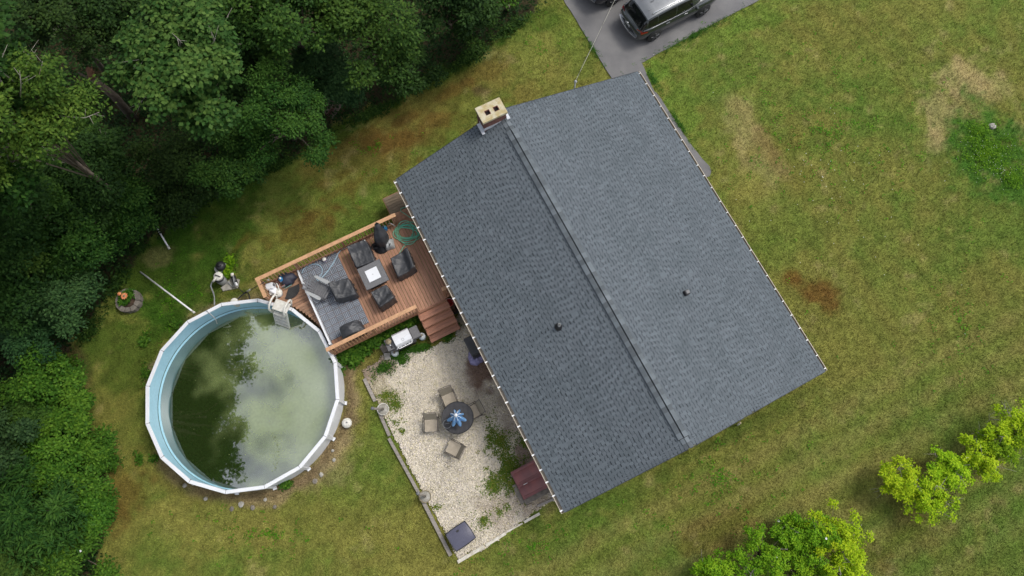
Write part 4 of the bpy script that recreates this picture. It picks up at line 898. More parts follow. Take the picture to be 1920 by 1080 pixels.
# ================================================================== GRILL CORNER
gr = thing('gas_grill', 'gas grill with a shiny white lid and grey side shelves by the deck', 'grill', HW(-1.62, -7.45), YAW)
b = MB()
b.add([(x, y, z_) for y in (-.36, .36) for x, z_ in ((-.28, .86), (-.3, 1.0), (-.22, 1.14), (.02, 1.18), (.2, 1.1), (.28, .86))], [(0, 1, 2, 3, 4, 5), (11, 10, 9, 8, 7, 6)] + [(i, 6 + i, 6 + (i + 1) % 6, (i + 1) % 6) for i in range(6)])
ld = lb(b, 'lid', M['steel'] if False else M['white_vinyl'], gr)
b = MB(); b.tube([(.22, -.3, 1.02), (.34, -.3, 1.03), (.36, -.27, 1.03), (.36, .27, 1.03), (.34, .3, 1.03), (.22, .3, 1.02)], .017, 8); lb(b, 'handle', M['white_metal'], ld)
mb_ = MB(); pts = [Vector((.1 + .05 * math.cos(t_), .05 * math.sin(t_), 1.151 - .45 * .05 * math.cos(t_) + .006)) for t_ in [2 * math.pi * i / 16 for i in range(17)]]; mb_.tube(pts, .006, 5, caps=False); lb(mb_, 'round_emblem', M['pale_grey'], ld)
lb(MB().box((0, 0, .8), (.52, .76, .12)), 'firebox', M['black_metal'], gr)
pn = lb(MB().box((.31, -.02, .83), (.1, .98, .1)), 'control_panel', M['black_metal'], gr)
for y in (-.2, -.02, .16, -.38): lb(MB().lathe([(.03, 0), (.028, .03), (.01, .034)], (.3, y, .88), 12), 'knob', M['steel'], pn)
lb(MB().bbox((-.02, .56, .87), (.5, .36, .04), .01), 'side_shelf', M['stone_top'], gr)
lb(MB().bbox((-.02, -.56, .87), (.5, .36, .04), .01), 'side_shelf', M['stone_top'], gr)
for y in (.56, -.56): lb(MB().box((.25, y, .85), (.05, .36, .07)), 'shelf_edge', M['black_metal'], gr)
b = MB(); b.box((0, 0, .4), (.46, .74, .62)); lb(b, 'cabinet', M['black_metal'], gr)
for x, y in ((-.2, -.34), (.2, -.34), (-.2, .34), (.2, .34)): lb(MB().lathe([(.03, 0), (.05, .02), (.05, .07), (.03, .09)], (x, y, 0), 10), 'caster', M['black_plastic'], gr)
bw = thing('clay_pot', 'tan round pot on the left shelf of the grill', 'pot', HW(-1.74, -8.02, .89), 0)
q = HW(-1.74, -8.02); b = MB(); b.lathe([(.06, .892), (.11, .93), (.125, 1.0), (.1, 1.04), (.04, 1.06), (.02, 1.09)], (q.x, q.y, 0), 16); b.build('body', M['tan_bowl'], bw)
sp = thing('spatula', 'white handled spatula lying on the left grill shelf', 'spatula', HW(-1.56, -8.04, .89), 0)
b = MB(); b.beam(P(729, 643, .905), P(733, 648.5, .905), .035, .02); b.build('handle', M['white_vinyl'], sp); b = MB(); b.beam(P(733, 648.5, .905), P(736, 653, .905), .07, .008); b.build('blade', M['black_metal'], sp)
def tank(px, py, label):
    q = P(px, py, .4); th = thing('propane_tank', label, 'propane tank', (q.x, q.y, 0), 0, 'propane tanks by the grill')
    lb(MB().lathe([(.1, 0), (.1, .03), (.15, .06), (.155, .12), (.155, .27), (.13, .34), (.07, .37), (.03, .38)], (0, 0, 0), 18), 'body', M['propane'], th)
    lb(MB().lathe([(.095, .35), (.095, .45), (.085, .45), (.085, .36)], (0, 0, 0), 16), 'collar', M['white_metal'], th)
    lb(MB().lathe([(.03, .37), (.03, .41), (.045, .415), (.045, .43), (.02, .435)], (0, 0, 0), 10), 'valve', M['tan_bowl'], th)
tank(790.5, 629, 'pale propane tank standing between the grill and the steps'); tank(739, 660, 'pale propane tank half under the left grill shelf')
def slab(name, label, cat, pts, z0, z1, m, group=None):
    q = [P(x, y, z1) for x, y in pts]; c_ = sum(q, Vector()) / len(q); c_.z = z0; th = thing(name, label, cat, c_, 0, group)
    b = MB(); b.prism([(p.x, p.y) for p in q], z0, z1); ins = [(p.x * .93 + c_.x * .07, p.y * .93 + c_.y * .07) for p in q]; b.prism(ins, z1, z1 + .012); b.build('block', M[m], th); return th
slab('stone_slab', 'grey brown stone slab left of the grill', 'stone', ((711, 650), (722, 640), (730, 657), (718, 662)), 0, .16, 'grey_stone')
slab('concrete_paver', 'pale square concrete paver below the grill shelf', 'paver', ((719, 662), (732, 661), (733, 674), (721, 675)), 0, .08, 'concrete')

# ================================================================== PATIO
tq = P(858, 783, .72)
pt = thing('patio_table', 'round black mesh patio table on the gravel', 'table', (tq.x, tq.y, 0), 0)
TR = .655
lb(MB().lathe([(TR - .03, .69), (TR, .70), (TR, .72), (TR - .03, .728), (TR - .04, .715)], (0, 0, 0), 40), 'rim', M['black_metal'], pt)
b = MB(); sp_ = .052; k = int(TR / sp_)
for i in range(-k, k + 1):
    h_ = math.sqrt(max(.0, (TR - .02) ** 2 - (i * sp_) ** 2))
    if h_ > .05: b.box((i * sp_, 0, .714), (.03, 2 * h_, .006)); b.box((0, i * sp_, .709), (2 * h_, .03, .006))
for i in range(6): b.box((0, 0, .70), (2 * TR - .05, .03, .012), rz=math.pi * i / 6)
tag(lb(b, 'mesh_top', mat('black_powder_coat', (.05, .05, .056), (.035, .035, .04), rough=.5), pt), 'black lattice top', kind='stuff')
for i in range(4):
    t_ = math.pi / 4 + i * math.pi / 2; c_, s_ = math.cos(t_), math.sin(t_); lb(MB().tube([(.5 * c_, .5 * s_, .69), (.36 * c_, .36 * s_, .35), (.48 * c_, .48 * s_, 0)], .02, 8), 'leg', M['black_metal'], pt)
pu = thing('patio_umbrella', 'sky blue folded umbrella through the middle of the round table', 'umbrella', (tq.x, tq.y, 0), 0)
lb(MB().tube([(0, 0, .05), (0, 0, 1.75)], .019, 8), 'pole', M['white_metal'], pu)
lb(MB().lathe([(.24, .0), (.24, .05), (.06, .09), (.03, .3)], (0, 0, 0), 18), 'base', M['black_metal'], pu)
def canopy(u, v):
    an = 2 * math.pi * u; fold = abs(math.sin(an * 4)); rr = (.035 + v * (.17 + .17 * fold ** 1.4)) * (1.12 if math.sin(an) < 0 else .8); return Vector((rr * math.cos(an), rr * math.sin(an), 1.72 - .55 * v ** 1.2 - .03 * fold * v))
lb(MB().grid(canopy, 96, 8), 'canopy', M['blue_cloth'], pu)
lb(MB().lathe([(.05, 1.7), (.075, 1.74), (.06, 1.79), (.02, 1.82)], (0, 0, 0), 12), 'finial', M['white_vinyl'], pu)
for i in range(8):
    t_ = 2 * math.pi * (i + .5) / 8; lb(MB().beam((.045 * math.cos(t_), .045 * math.sin(t_), 1.735), (.21 * math.cos(t_), .21 * math.sin(t_), 1.6), .012, .01), 'rib', M['white_metal'], pu)
q = P(838.5, 795, .735); rg = thing('wire_ring', 'thin pale ring lying on the black table', 'ring', q, 0)
lb(MB().tube([(.17 * math.cos(t_), .17 * math.sin(t_), .012) for t_ in [2 * math.pi * i / 28 for i in range(29)]], .009, 5, caps=False), 'ring', M['pale_grey'], rg)
lb(MB().beam((-.1, 0, .012), (.1, .04, .012), .012, .01), 'crossbar', M['pale_grey'], rg)
def sling_chair():
    t_ = thing('sling_chair', '', 'chair', (0, 0, 0), 0, 'tan sling chairs round the black table')
    def seat(u, v): return Vector((-.2 + .46 * u, (v - .5) * .5, .41 + .03 * u - .03 * math.sin(math.pi * v) + .015 * math.cos(6 * u)))
    def back(u, v): return Vector((-.21 - .2 * u, (v - .5) * .5, .43 + .5 * u - .03 * math.sin(math.pi * v) * math.sin(math.pi * u)))
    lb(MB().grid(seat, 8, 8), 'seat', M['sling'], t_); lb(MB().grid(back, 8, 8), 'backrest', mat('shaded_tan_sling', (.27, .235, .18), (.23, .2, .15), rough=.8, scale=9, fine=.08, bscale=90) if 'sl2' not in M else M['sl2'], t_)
    for s in (-1, 1):
        lb(MB().tube([(-.43, s * .265, .95), (-.21, s * .265, .42), (.27, s * .265, .43)], .014, 6), 'side_frame', M['bronze'], t_)
        lb(MB().tube([(-.3, s * .3, .64), (.05, s * .31, .63), (.22, s * .31, .62), (.25, s * .31, .56)], .017, 6), 'arm', M['bronze'], t_)
        lb(MB().tube([(.25, s * .31, .58), (.27, s * .31, .0)], .014, 6), 'front_leg', M['bronze'], t_)
        lb(MB().tube([(-.16, s * .29, .42), (-.4, s * .29, .0)], .014, 6), 'rear_leg', M['bronze'], t_)
    lb(MB().tube([(-.43, -.265, .95), (-.44, 0, .97), (-.43, .265, .95)], .014, 6), 'top_bar', M['bronze'], t_)
    return t_
sc0 = sling_chair(); first = True
for (px, py, dx, dy, lab) in ((842, 748, 8, 19, 'tan sling chair tucked under the table on the side nearest the deck'), (887, 772, -15, 8, 'tan sling chair between the black table and the house'), (808, 797, 1, 16, 'tan sling chair pulled clear of the table towards the pool'), (851, 841, -20, -10, 'tan sling chair turned away below the black table')):
    q = P(px, py, .42); rz = math.atan2(-dy, dx)
    if first: sc0.location = (q.x, q.y, .03); sc0.rotation_euler = (0, 0, rz); sc0['label'] = lab; first = False
    else: copy_tree(sc0, (q.x, q.y, .03), rz, lab)
def edging(name, label, p, q, wd, ht, m, group): 
    a_, b_ = P(*p, ht), P(*q, ht); c_ = (a_ + b_) / 2; th = tag(MB().beam((a_.x, a_.y, ht / 2 - .02), (b_.x, b_.y, ht / 2 - .02), wd, ht + .04).build(name, M[m]), label, 'timber', group)
    d_ = (b_ - a_)
    th.data.transform(Matrix.Translation((-c_.x, -c_.y, 0))); th.location = (c_.x, c_.y, 0)
    return th
eg = 'timbers edging the gravel patio'
edging('edging_timber', 'short grey edging timber left of the gravel, nearest the deck', (683, 710), (703, 752), .14, .1, 'timber', eg)
edging('edging_timber', 'grey edging timber passing the upper post by the gravel', (708, 766), (730, 817), .13, .1, 'timber', eg)
edging('edging_timber', 'long grey edging timber between lawn and gravel', (729, 822), (788, 930), .12, .1, 'timber', eg)
edging('edging_timber', 'grey edging timber beside the square black table', (788, 930), (845, 1042), .14, .12, 'timber', eg)
edging('edging_timber', 'peeling white timber at the gravel corner, lowest in the row', (858, 1054), (907, 1025), .13, .1, 'pale_timber', eg)
edging('edging_timber', 'peeling white timber in the middle of the lower edge', (911, 1023), (948, 1000), .11, .09, 'pale_timber', eg)
edging('edging_timber', 'thin half buried white timber in the lower edge', (948, 999), (980, 981), .06, .05, 'pale_timber', eg)
edging('edging_timber', 'peeling white timber ending below the roof corner', (983, 979), (1012, 963), .1, .09, 'pale_timber', eg)
edging('edging_timber', 'grey timber running from the cellar hatch to the house corner', (1008, 949), (1040, 935), .1, .08, 'timber', eg)
def bucket_post(px, py, tx, ty, label, m):
    q = P(px, py, .25); th = thing('pole_in_bucket', label, 'post', (q.x, q.y, 0), 0, 'posts set in concrete buckets')
    lb(MB().lathe([(.2, 0), (.245, .24), (.25, .25), (.225, .25), (.22, .2)], (0, 0, 0), 22), 'bucket', M[m], th)
    lb(MB().lathe([(.222, .2), (.21, .225), (.05, .23)], (0, 0, 0), 22), 'concrete_fill', M['concrete'], th)
    t_ = P(tx, ty, 1.9) - Vector((q.x, q.y, 0)); p = lb(MB().tube([(0, 0, .2), (t_.x * .5, t_.y * .5, 1.05), (t_.x, t_.y, 1.9)], [.05, .048, .045], 8), 'post', M['dark_wood'] if False else M['timber'], th)
    lb(MB().lathe([(.05, 0), (.07, .02), (.07, .1), (.03, .13)], (t_.x, t_.y, 1.9), 10), 'cap', M['grey_plastic'], p)
bucket_post(718, 767, 699, 766, 'grey post in a white concrete-filled bucket beside the weedy gravel edge', 'dirty_white')
bucket_post(797, 931, 784, 925, 'grey post in a yellowish bucket on the long timber', 'tan_bowl')
q = P(862, 1004, .5); sq = thing('square_table', 'square dark mesh table with a bowed top at the gravel corner', 'table', (q.x, q.y, 0), 0)
kk = [P(x, y, .55) - Vector((q.x, q.y, 0)) for x, y in ((835.5, 1002), (871, 977), (892, 1008), (855.5, 1034))]
def sqf(u, v):
    s, t_ = u * 2 - 1, v * 2 - 1; p = kk[0].lerp(kk[1], u).lerp(kk[3].lerp(kk[2], u), v); g_ = 1 + .05 * (1 - s * s) * abs(t_) + .05 * (1 - t_ * t_) * abs(s); return Vector((p.x * g_, p.y * g_, .55 + .05 * (1 - s * s) * (1 - t_ * t_)))
b = MB(); b.grid(lambda u, v: sqf(v, u), 14, 14); M['sheen'] = mat('dark_glossy_mesh', (.08, .08, .12), (.06, .06, .09), rough=.24, scale=70, lo=.45, hi=.55, spec=.7); lb(b, 'table_top', M['sheen'], sq)
ed = [sqf(i / 8, 0) for i in range(9)] + [sqf(1, i / 8) for i in range(1, 9)] + [sqf(1 - i / 8, 1) for i in range(1, 9)] + [sqf(0, 1 - i / 8) for i in range(1, 9)]
lb(MB().tube(ed, .018, 6), 'rim', M['black_metal'], sq)
for p in kk: lb(MB().tube([(p.x * .9, p.y * .9, .54), (p.x * .92, p.y * .92, .0)], .02, 8), 'leg', M['black_metal'], sq)
lb(MB().box((kk[1].lerp(kk[0], .45).x * .55, kk[1].lerp(kk[0], .45).y * .55, .6), (.1, .07, .012), rz=.6), 'hole_cap', M['black_metal'], sq)

# ================================================================== POOL EQUIPMENT AND LAWN THINGS
def lat(th, name, m, px, py, zref, prof, n=18):
    q = P(px, py, zref); b = MB(); b.lathe(prof, (q.x, q.y, 0), n); return b.build(name, M[m], th)
f1 = thing('pool_filter', 'black and grey round pool filter next to bright weeds', 'pool filter', P(413, 506, 0), 0)
lat(f1, 'tank', 'pale_grey', 413, 506, .2, [(.17, 0), (.19, .05), (.19, .35), (.17, .42)]); lat(f1, 'dome', 'black_plastic', 411, 497, .62, [(.2, .4), (.22, .44), (.21, .52), (.14, .6), (.09, .62)]); lat(f1, 'gauge_cap', 'black_metal', 411, 496, .66, [(.09, .62), (.09, .67), (.04, .69)]); bx(421, 498, .2, (.2, .14, .14), .3, 'side_port', 'pale_grey', f1)
f2 = thing('sand_filter', 'grey sand filter with a pale round lid and black handle', 'pool filter', P(413, 524, 0), 0)
lat(f2, 'tank', 'pale_grey', 415, 525, .25, [(.18, 0), (.2, .08), (.2, .4), (.17, .5)]); lat(f2, 'clamp_ring', 'black_plastic', 411, 521, .5, [(.2, .49), (.22, .51), (.22, .56), (.19, .57)]); lat(f2, 'lid', 'dirty_white', 408.5, 517.5, .68, [(.19, .57), (.2, .6), (.195, .66), (.17, .69), (.04, .7)], 22)
b = MB(); b.beam(P(403, 515.5, .72), P(413, 519, .72), .035, .05); b.build('handle', M['black_plastic'], f2)
rh = thing('return_hose', 'grey ribbed hose curving from the sand filter to the pool rim', 'hose', P(398, 540, 0), 0)
b = MB(); b.tube([P(x, y, z_) for x, y, z_ in ((401, 525, .55), (397, 530, .5), (395, 536, .4), (397, 542, .35), (400, 549, .4), (402, 557, .55), (402, 565, .75), (402, 572, .9))], .03, 8); b.build('hose', M['grey_hose'], rh)
b = MB(); b.tube([P(405, 521, .66), P(399, 528, .6)], .055, 8); b.build('coupling', M['dirty_white'], rh)
pm = thing('pool_pump', 'black pool pump with white fittings on a concrete pad', 'pump', P(440, 525, 0), 0)
b = MB(); b.lathe([(.02, -.22), (.1, -.2), (.11, .15), (.06, .2)], P(439, 524, .22), 14, M=Matrix.Rotation(R(115), 4, 'Z') @ Matrix.Rotation(R(90), 4, 'Y')); b.build('motor', M['black_plastic'], pm)
b = MB(); b.tube([P(435, 512, .4), P(436, 518, .36)], .07, 10); b.build('basket', M['dirty_white'], pm); b = MB(); b.tube([P(442, 530, .35), P(444.5, 536, .35)], .055, 8); b.build('fitting', M['white_vinyl'], pm)
b = MB(); b.tube([P(437, 518, .42), P(438, 525, .45), P(440, 534, .3), P(437, 539, .15), P(431, 533, .1), P(427, 528, .2)], .028, 7); b.build('hose', M['grey_hose'], pm)
slab('pump_pad', 'pale concrete pad under the pump and sand filter', 'pad', ((414, 539), (424, 531), (434, 520), (449, 524), (446, 540), (432, 543), (418, 546)), -.02, .05, 'concrete')
sh = thing('suction_hose', 'black hose from the round skimmer along the pool edge', 'hose', P(460, 558, 0), 0)
b = MB(); b.tube([P(444, 562, .8), P(452, 555, .4), P(460, 549, .2), P(464, 548, .3), P(467, 553, .5), P(468, 560, .7)], .03, 7); b.build('hose', M['black_plastic'], sh)
def pole(p, q, z0, z1, label, r=.034):
    a_, b_ = P(*p, z0), P(*q, z1); th = thing('white_pole', label, 'pole', a_, 0, 'white poles lying on the lawn')
    MB().tube([a_, b_], r, 8).build('shaft', M['white_metal'], th)
    d_ = (b_ - a_).normalized(); MB().tube([b_ - d_ * .12, b_ + d_ * .02], r * 1.35, 8).build('end_cap', M['dirty_white'], th); return th
p1 = pole((263, 509.5), (364, 586), .05, 1.2, 'long white pole propped from the lawn onto the pool rim'); pole((289, 419), (317.5, 466), .16, .10, 'short white pole lying on the dark lawn by the woods', .036)
b = MB(); b.tube([P(386, 582, 1.33), P(398, 592, 1.25), P(404, 598, 1.0), P(407, 607, .6)], .02, 6); vh = tag(b.build('return_pipe', M['pale_grey']), 'thin pale pipe hooked over the rim into the water', 'pipe')
# stone ring planter
pl = thing('flower_planter', 'stone ring planter with orange flowers at the edge of the woods', 'planter', P(240, 565, 0), 0)
pcx = P(240, 563, .25); pr_ = random.Random(6)
for k in range(11):
    t0 = 2 * math.pi * k / 11; t1 = t0 + 2 * math.pi / 11 - .05; r0, r1 = .33, .52 + pr_.uniform(-.02, .02); zz = .28 + pr_.uniform(-.03, .03)
    MB().prism([(pcx.x + r * math.cos(t_), pcx.y + r * math.sin(t_)) for r, t_ in ((r0, t0), (r1, t0), (r1 + .015, (t0 + t1) / 2), (r1, t1), (r0, t1))], 0, zz).build('stone_block', M['grey_stone'], pl)
MB().lathe([(.34, 0), (.34, .2), (.05, .22)], (pcx.x, pcx.y, 0), 16).build('soil', M['soil'], pl)
fw = thing('orange_flower', 'big orange flower head in the stone planter', 'flower', P(233, 555, .4), 0)
for k in range(9):
    t_ = 2 * math.pi * k / 9; q = P(233, 555, .66); b = MB(); d_ = Vector((math.cos(t_), math.sin(t_), 0)); s_ = Vector((-d_.y, d_.x, 0)); q0 = q
    b.add([q0 + d_ * .02, q0 + d_ * .1 + s_ * .05 + Vector((0, 0, .02)), q0 + d_ * .16 + Vector((0, 0, .0)), q0 + d_ * .1 - s_ * .05 + Vector((0, 0, .02))], [(0, 3, 2, 1)]); b.build('petal', M['petal'], fw)
q = P(233, 555, .66); MB().lathe([(.05, 0), (.045, .03), (.01, .04)], (q.x, q.y, .66), 10).build('flower_centre', M['tan_bowl'], fw); MB().tube([(q.x, q.y, .2), (q.x, q.y, .66)], .012, 5).build('stem', M['green_hose'], fw)
q = P(228, 553, .4); fw2 = tag(MB().lathe([(.02, .2), (.02, .54), (.09, .58), (.07, .62), (.02, .63)], (q.x, q.y, 0), 9).build('orange_bud', M['petal']), 'small orange bloom beside the big flower head', 'flower')
bl = thing('white_ball_float', 'white round float lying on the grass right of the pool', 'float', P(650, 794, 0), 0)
lat(bl, 'body', 'dirty_white', 650, 793, .2, [(.08, 0), (.18, .06), (.21, .15), (.19, .24), (.1, .3), (.04, .31)]); lat(bl, 'knob', 'grey_plastic', 650, 792, .34, [(.035, .3), (.035, .33), (.015, .34)], 8)
gp_ = thing('gable_stake', 'short white marker stake in the grass by the lower gable', 'stake', P(1383, 797, 0), 0); q = P(1383, 797, 0)
MB().tube([(q.x, q.y, 0), (q.x - .03, q.y + .05, .45)], .04, 8).build('stake', M['dirty_white'], gp_); MB().lathe([(.05, 0), (.05, .04), (.02, .05)], (q.x - .03, q.y + .05, .44), 8).build('cap', M['tan_bowl'], gp_)
rr_ = random.Random(12)
def rock(px, py, r, label, group=None, m='grey_stone'):
    q = P(px, py, r * .4); b = MB(); b.lathe([(r * .8, -.05), (r, r * .15), (r * .85, r * .5), (r * .35, r * .75)], (0, 0, 0), 7, sm=False)
    b.v = [(x * rr_.uniform(.8, 1.2), y * rr_.uniform(.7, 1.15), z_ * rr_.uniform(.85, 1.15)) for x, y, z_ in b.v]
    o = b.build('rock', M[m]); o.location = (q.x, q.y, 0); o.rotation_euler = (0, 0, rr_.uniform(0, 6)); return tag(o, label, 'rock', group)
rock(1862, 236, .17, 'pale grey rock beside the dark flowering patch', m='concrete')
for px, py, r, lab in ((452, 946, .13, 'larger grey stone below the pool, in the middle of the row'), (434, 954, .1, 'grey stone just left of the larger stone below the pool'), (473, 952, .11, 'grey stone just right of the larger stone below the pool'), (515, 950, .09, 'lone grey stone well right of the larger stone below the pool'),
                       (590, 902, .11, 'upper of two grey stones lower right of the pool'), (602, 890, .1, 'grey stone touching the pair lower right of the pool'), (626, 862, .09, 'grey stone midway between the ball float and the lower right stones'), (346, 910, .1, 'leftmost grey stone at the foot of the pool'),
                       (362, 907, .08, 'tiny grey stone second from the left at the foot of the pool'), (497, 937, .08, 'grey stone close under the lowest rim joint of the pool'), (385, 935, .09, 'grey stone under the lower left rim of the pool'), (624, 845, .07, 'small stone below the white ball float')):
    rock(px, py, r, lab, 'stones round the pool', 'concrete' if rr_.random() > .5 else 'grey_stone')

# ================================================================== CARS AND WIRES
M['paint'] = mat('dark_grey_metallic_paint', (.045, .052, .052), (.04, .046, .047), rough=.22, metal=.35, coat=.6, spec=.6)
M['roof_paint'] = mat('silver_grey_roof', (.2, .21, .22), (.18, .19, .2), rough=.34, metal=.5, coat=.15)  # dark car paint lightened: the sky's reflection is put into the colour
M['paint2'] = mat('black_blue_paint', (.012, .014, .022), rough=.2, metal=.3, coat=.6)
M['glass'] = mat('tinted_glass', (.008, .009, .01), rough=.06, spec=.6)
M['chrome'] = mat('satin_chrome', (.75, .76, .78), rough=.2, metal=1.0)
M['tail'] = mat('red_tail_lamp', (.35, .015, .02), (.25, .01, .015), rough=.15, coat=.6)
M['tyre'] = mat('black_tyre', (.02, .02, .021), rough=.75)
M['rim'] = mat('dark_alloy', (.25, .26, .27), rough=.35, metal=.7)
def make_suv():
    t = thing('parked_suv', 'dark grey suv parked on the driveway, rear towards the house', 'car', (0, 0, 0), 0)
    st = [(-2.31, .62, .86, .47), (-2.25, .80, .97, .36), (-2.08, .88, 1.03, .3), (-1.75, .915, 1.06, .27), (-1.0, .925, 1.05, .24), (0, .925, 1.02, .24), (.85, .925, 1.01, .24), (1.25, .92, 1.0, .25), (1.75, .9, .95, .28), (2.1, .83, .87, .33), (2.27, .68, .76, .4), (2.33, .45, .66, .45)]
    ring = []
    for x, w_, zt, zb in st:
        h_ = [(w_ * .8, zb), (w_ * .97, zb + .12), (w_ * .995, zb + .32), (w_, (zb + zt) / 2 + .12), (w_ * .97, zt - .1), (w_ * .9, zt), (w_ * .6, zt + .03), (0, zt + .045)]
        ring.append([(x - (.06 * (1 - (y / max(w_, .01)) ** 2) if x < -2 else (-.06 * (1 - (y / max(w_, .01)) ** 2) if x > 2 else 0)), y, z_) for y, z_ in [(-a_, b_) for a_, b_ in h_] + [(a_, b_) for a_, b_ in reversed(h_[:-1])]])
    n = len(ring[0]); b = MB(); b.add([p for r_ in ring for p in r_], [(i * n + k, i * n + (k + 1) % n, (i + 1) * n + (k + 1) % n, (i + 1) * n + k) for i in range(len(ring) - 1) for k in range(n)] + [tuple(range(n - 1, -1, -1)), tuple(range((len(ring) - 1) * n, len(ring) * n))], 0, True)
    body = lb(b, 'body', M['paint'], t)
    XS = [-2.17, -2.0, -1.78, -1.5, -.9, -.3, .2, .5, .85, 1.22]; ZT = [1.05, 1.32, 1.56, 1.65, 1.70, 1.71, 1.685, 1.62, 1.36, 1.03]; YW = [.74, .80, .835, .85, .86, .86, .85, .84, .80, .70]
    PY = [1.0, .985, .94, .87, .79, .70, .5, .25, 0.0]; PZ_ = [0.0, .25, .52, .78, .92, .975, 1.0, 1.012, 1.018]
    def surf(x, q, s=1, off=0.0):                                   # the cabin skin: x along the car, q from sill (0) to roof centre (1)
        zt, yw = float(np.interp(x, XS, ZT)), float(np.interp(x, XS, YW)); f_ = q * 8; i = min(7, int(f_)); k = f_ - i
        y = (PY[i] * (1 - k) + PY[i + 1] * k) * yw; z_ = 1.0 + (PZ_[i] * (1 - k) + PZ_[i + 1] * k) * (zt - 1.0)
        return Vector((x, s * (y + off * (1 - q)), z_ + off * (.3 + q)))
    def skin(x0, x1, q0, q1, s, off, nu=8, nv=5):
        b = MB(); b.grid(lambda u, v: surf(x0 + (x1 - x0) * u, q0 + (q1 - q0) * v, s, off), nu, nv)
        if s > 0: b.f = [tuple(reversed(f)) for f in b.f]
        return b
    b = MB()
    for s in (-1, 1):
        o_ = skin(-2.17, 1.22, 0, 1, s, 0, 30, 16); b.add(o_.v, o_.f, 0, True)
    lb(b, 'cabin', M['paint'], t)
    b = MB()
    for s in (-1, 1):
        o_ = skin(-1.80, .46, .52, 1, s, .012, 18, 10); b.add(o_.v, o_.f, 0, True)
    for y in (-.3, .3): b.beam((-1.6, y, 1.672), (.2, y, 1.70), .03, .02)
    lb(b, 'roof', M['roof_paint'], t)
    for s in (-1, 1):
        for x0, x1 in ((-1.78, -1.32), (-1.27, -.32), (-.26, .62)): lb(skin(x0, x1, .05, .42, s, .008), 'side_window', M['glass'], t)
    b = MB()
    for s in (-1, 1):
        o_ = skin(-2.14, -1.84, .56, 1, s, .012); b.add(o_.v, o_.f, 0, True)
        o_ = skin(-2.13, -1.86, .2, .56, s, .006); b.add(o_.v, o_.f, 0, True)
    lb(b, 'rear_window', M['glass'], t)
    b = MB()
    for s in (-1, 1):
        o_ = skin(.52, 1.17, .55, 1, s, .012); b.add(o_.v, o_.f, 0, True)
    lb(b, 'windscreen', M['glass'], t)
    for s in (-1, 1):
        lb(MB().tube([(-1.55, s * .56, 1.66), (-1.4, s * .565, 1.715), (-.1, s * .575, 1.755), (.15, s * .56, 1.70)], .022, 6), 'roof_rail', M['chrome'], t)
        b = MB(); b.bbox((.78, s * 1.0, 1.1), (.13, .2, .14), .03); lb(b, 'wing_mirror', M['paint'], t)
        lb(MB().tube([(-2.05, s * .83, 1.055), (-1.6, s * .875, 1.06), (-.6, s * .885, 1.055), (.4, s * .875, 1.05), (1.15, s * .77, 1.045)], [.035, .03, .014, .012, .01], 6), 'belt_trim_and_glint', M['roof_paint'], t)  # trim strip, widened at the rear as a painted shoulder highlight
        for x in (-.75, .25): lb(MB().bbox((x, s * .925, .93), (.2, .03, .035), .008), 'door_handle', M['chrome'], t)
        b = MB(); b.add([(-2.27, s * .56, .96), (-2.16, s * .86, .9), (-1.86, s * .93, .95), (-1.86, s * .92, 1.04), (-2.1, s * .86, 1.04), (-2.24, s * .56, 1.05), (-2.1, s * .6, .98)], [(0, 1, 4, 5), (1, 2, 3, 4)] if s < 0 else [(5, 4, 1, 0), (4, 3, 2, 1)]); lb(b, 'tail_light', M['tail'], t)
        b = MB(); b.bbox((2.14, s * .66, .78), (.2, .3, .1), .03); lb(b, 'headlight', M['pale_grey'], t)
        for x in (-1.37, 1.37):
            Mx = Matrix.Rotation(R(90), 4, 'X')
            lb(MB().lathe([(.405, -.02), (.405, .02), (.34, .022)], (x, s * .918, .37), 24, M=Mx), 'arch', M['tyre'], t)
            wh = lb(MB().lathe([(.24, -.1), (.34, -.1), (.355, -.05), (.355, .06), (.33, .09), (.25, .09)], (x, s * .87, .355), 26, M=Mx), 'wheel', M['tyre'], t)
            b = MB(); b.lathe([(.25, .0), (.25, .02), (.05, .03)], (x, s * .942, .355), 22, M=Matrix.Rotation(R(90 if s < 0 else -90), 4, 'X'), mi=1)
            for i in range(5):
                an = 2 * math.pi * i / 5 + .3; b.beam((x + .05 * math.cos(an), s * .972, .355 + .05 * math.sin(an)), (x + .235 * math.cos(an), s * .967, .355 + .235 * math.sin(an)), .02, .075, up=(0, 1, 0))
            put('rim', b.mesh('rim', [M['rim'], M['tyre']]), wh)
    b = MB()
    for i in range(8):
        y0, y1 = -.72 + .18 * i, -.54 + .18 * i; f_ = lambda y: -2.43 + .13 * (abs(y) / .72) ** 2.2
        b.beam((f_(y0), y0, .62), (f_(y1), y1, .62), .09, .07)
    lb(b, 'bumper_strip', M['chrome'], t)
    lb(MB().box((-2.375, 0, .82), (.012, .34, .12)), 'number_plate', M['pale_grey'], t)
    e_ = MB(); e_.tube([(-2.385, .05 * math.cos(k), .955 + .04 * math.sin(k)) for k in [2 * math.pi * i / 14 for i in range(15)]], .008, 5, caps=False); e_.box((-2.385, 0, .955), (.01, .13, .016)); lb(e_, 'badge', M['chrome'], t)
    lb(MB().bbox((-1.2, 0, 1.735), (.16, .03, .05), .01), 'antenna_fin', M['roof_paint'], t)
    return t
suv = make_suv()
wr_, wf_ = P(1227, 68, .355), P(1318, 22, .355); hd = math.atan2(wf_.y - wr_.y, wf_.x - wr_.x); lf = Vector((-math.sin(hd), math.cos(hd), 0))
cc = (wr_ + wf_) / 2 + lf * .93; suv.location = (cc.x, cc.y, .03); suv.rotation_euler = (0, 0, hd)
dl = P(1150, 2, .355) - wr_
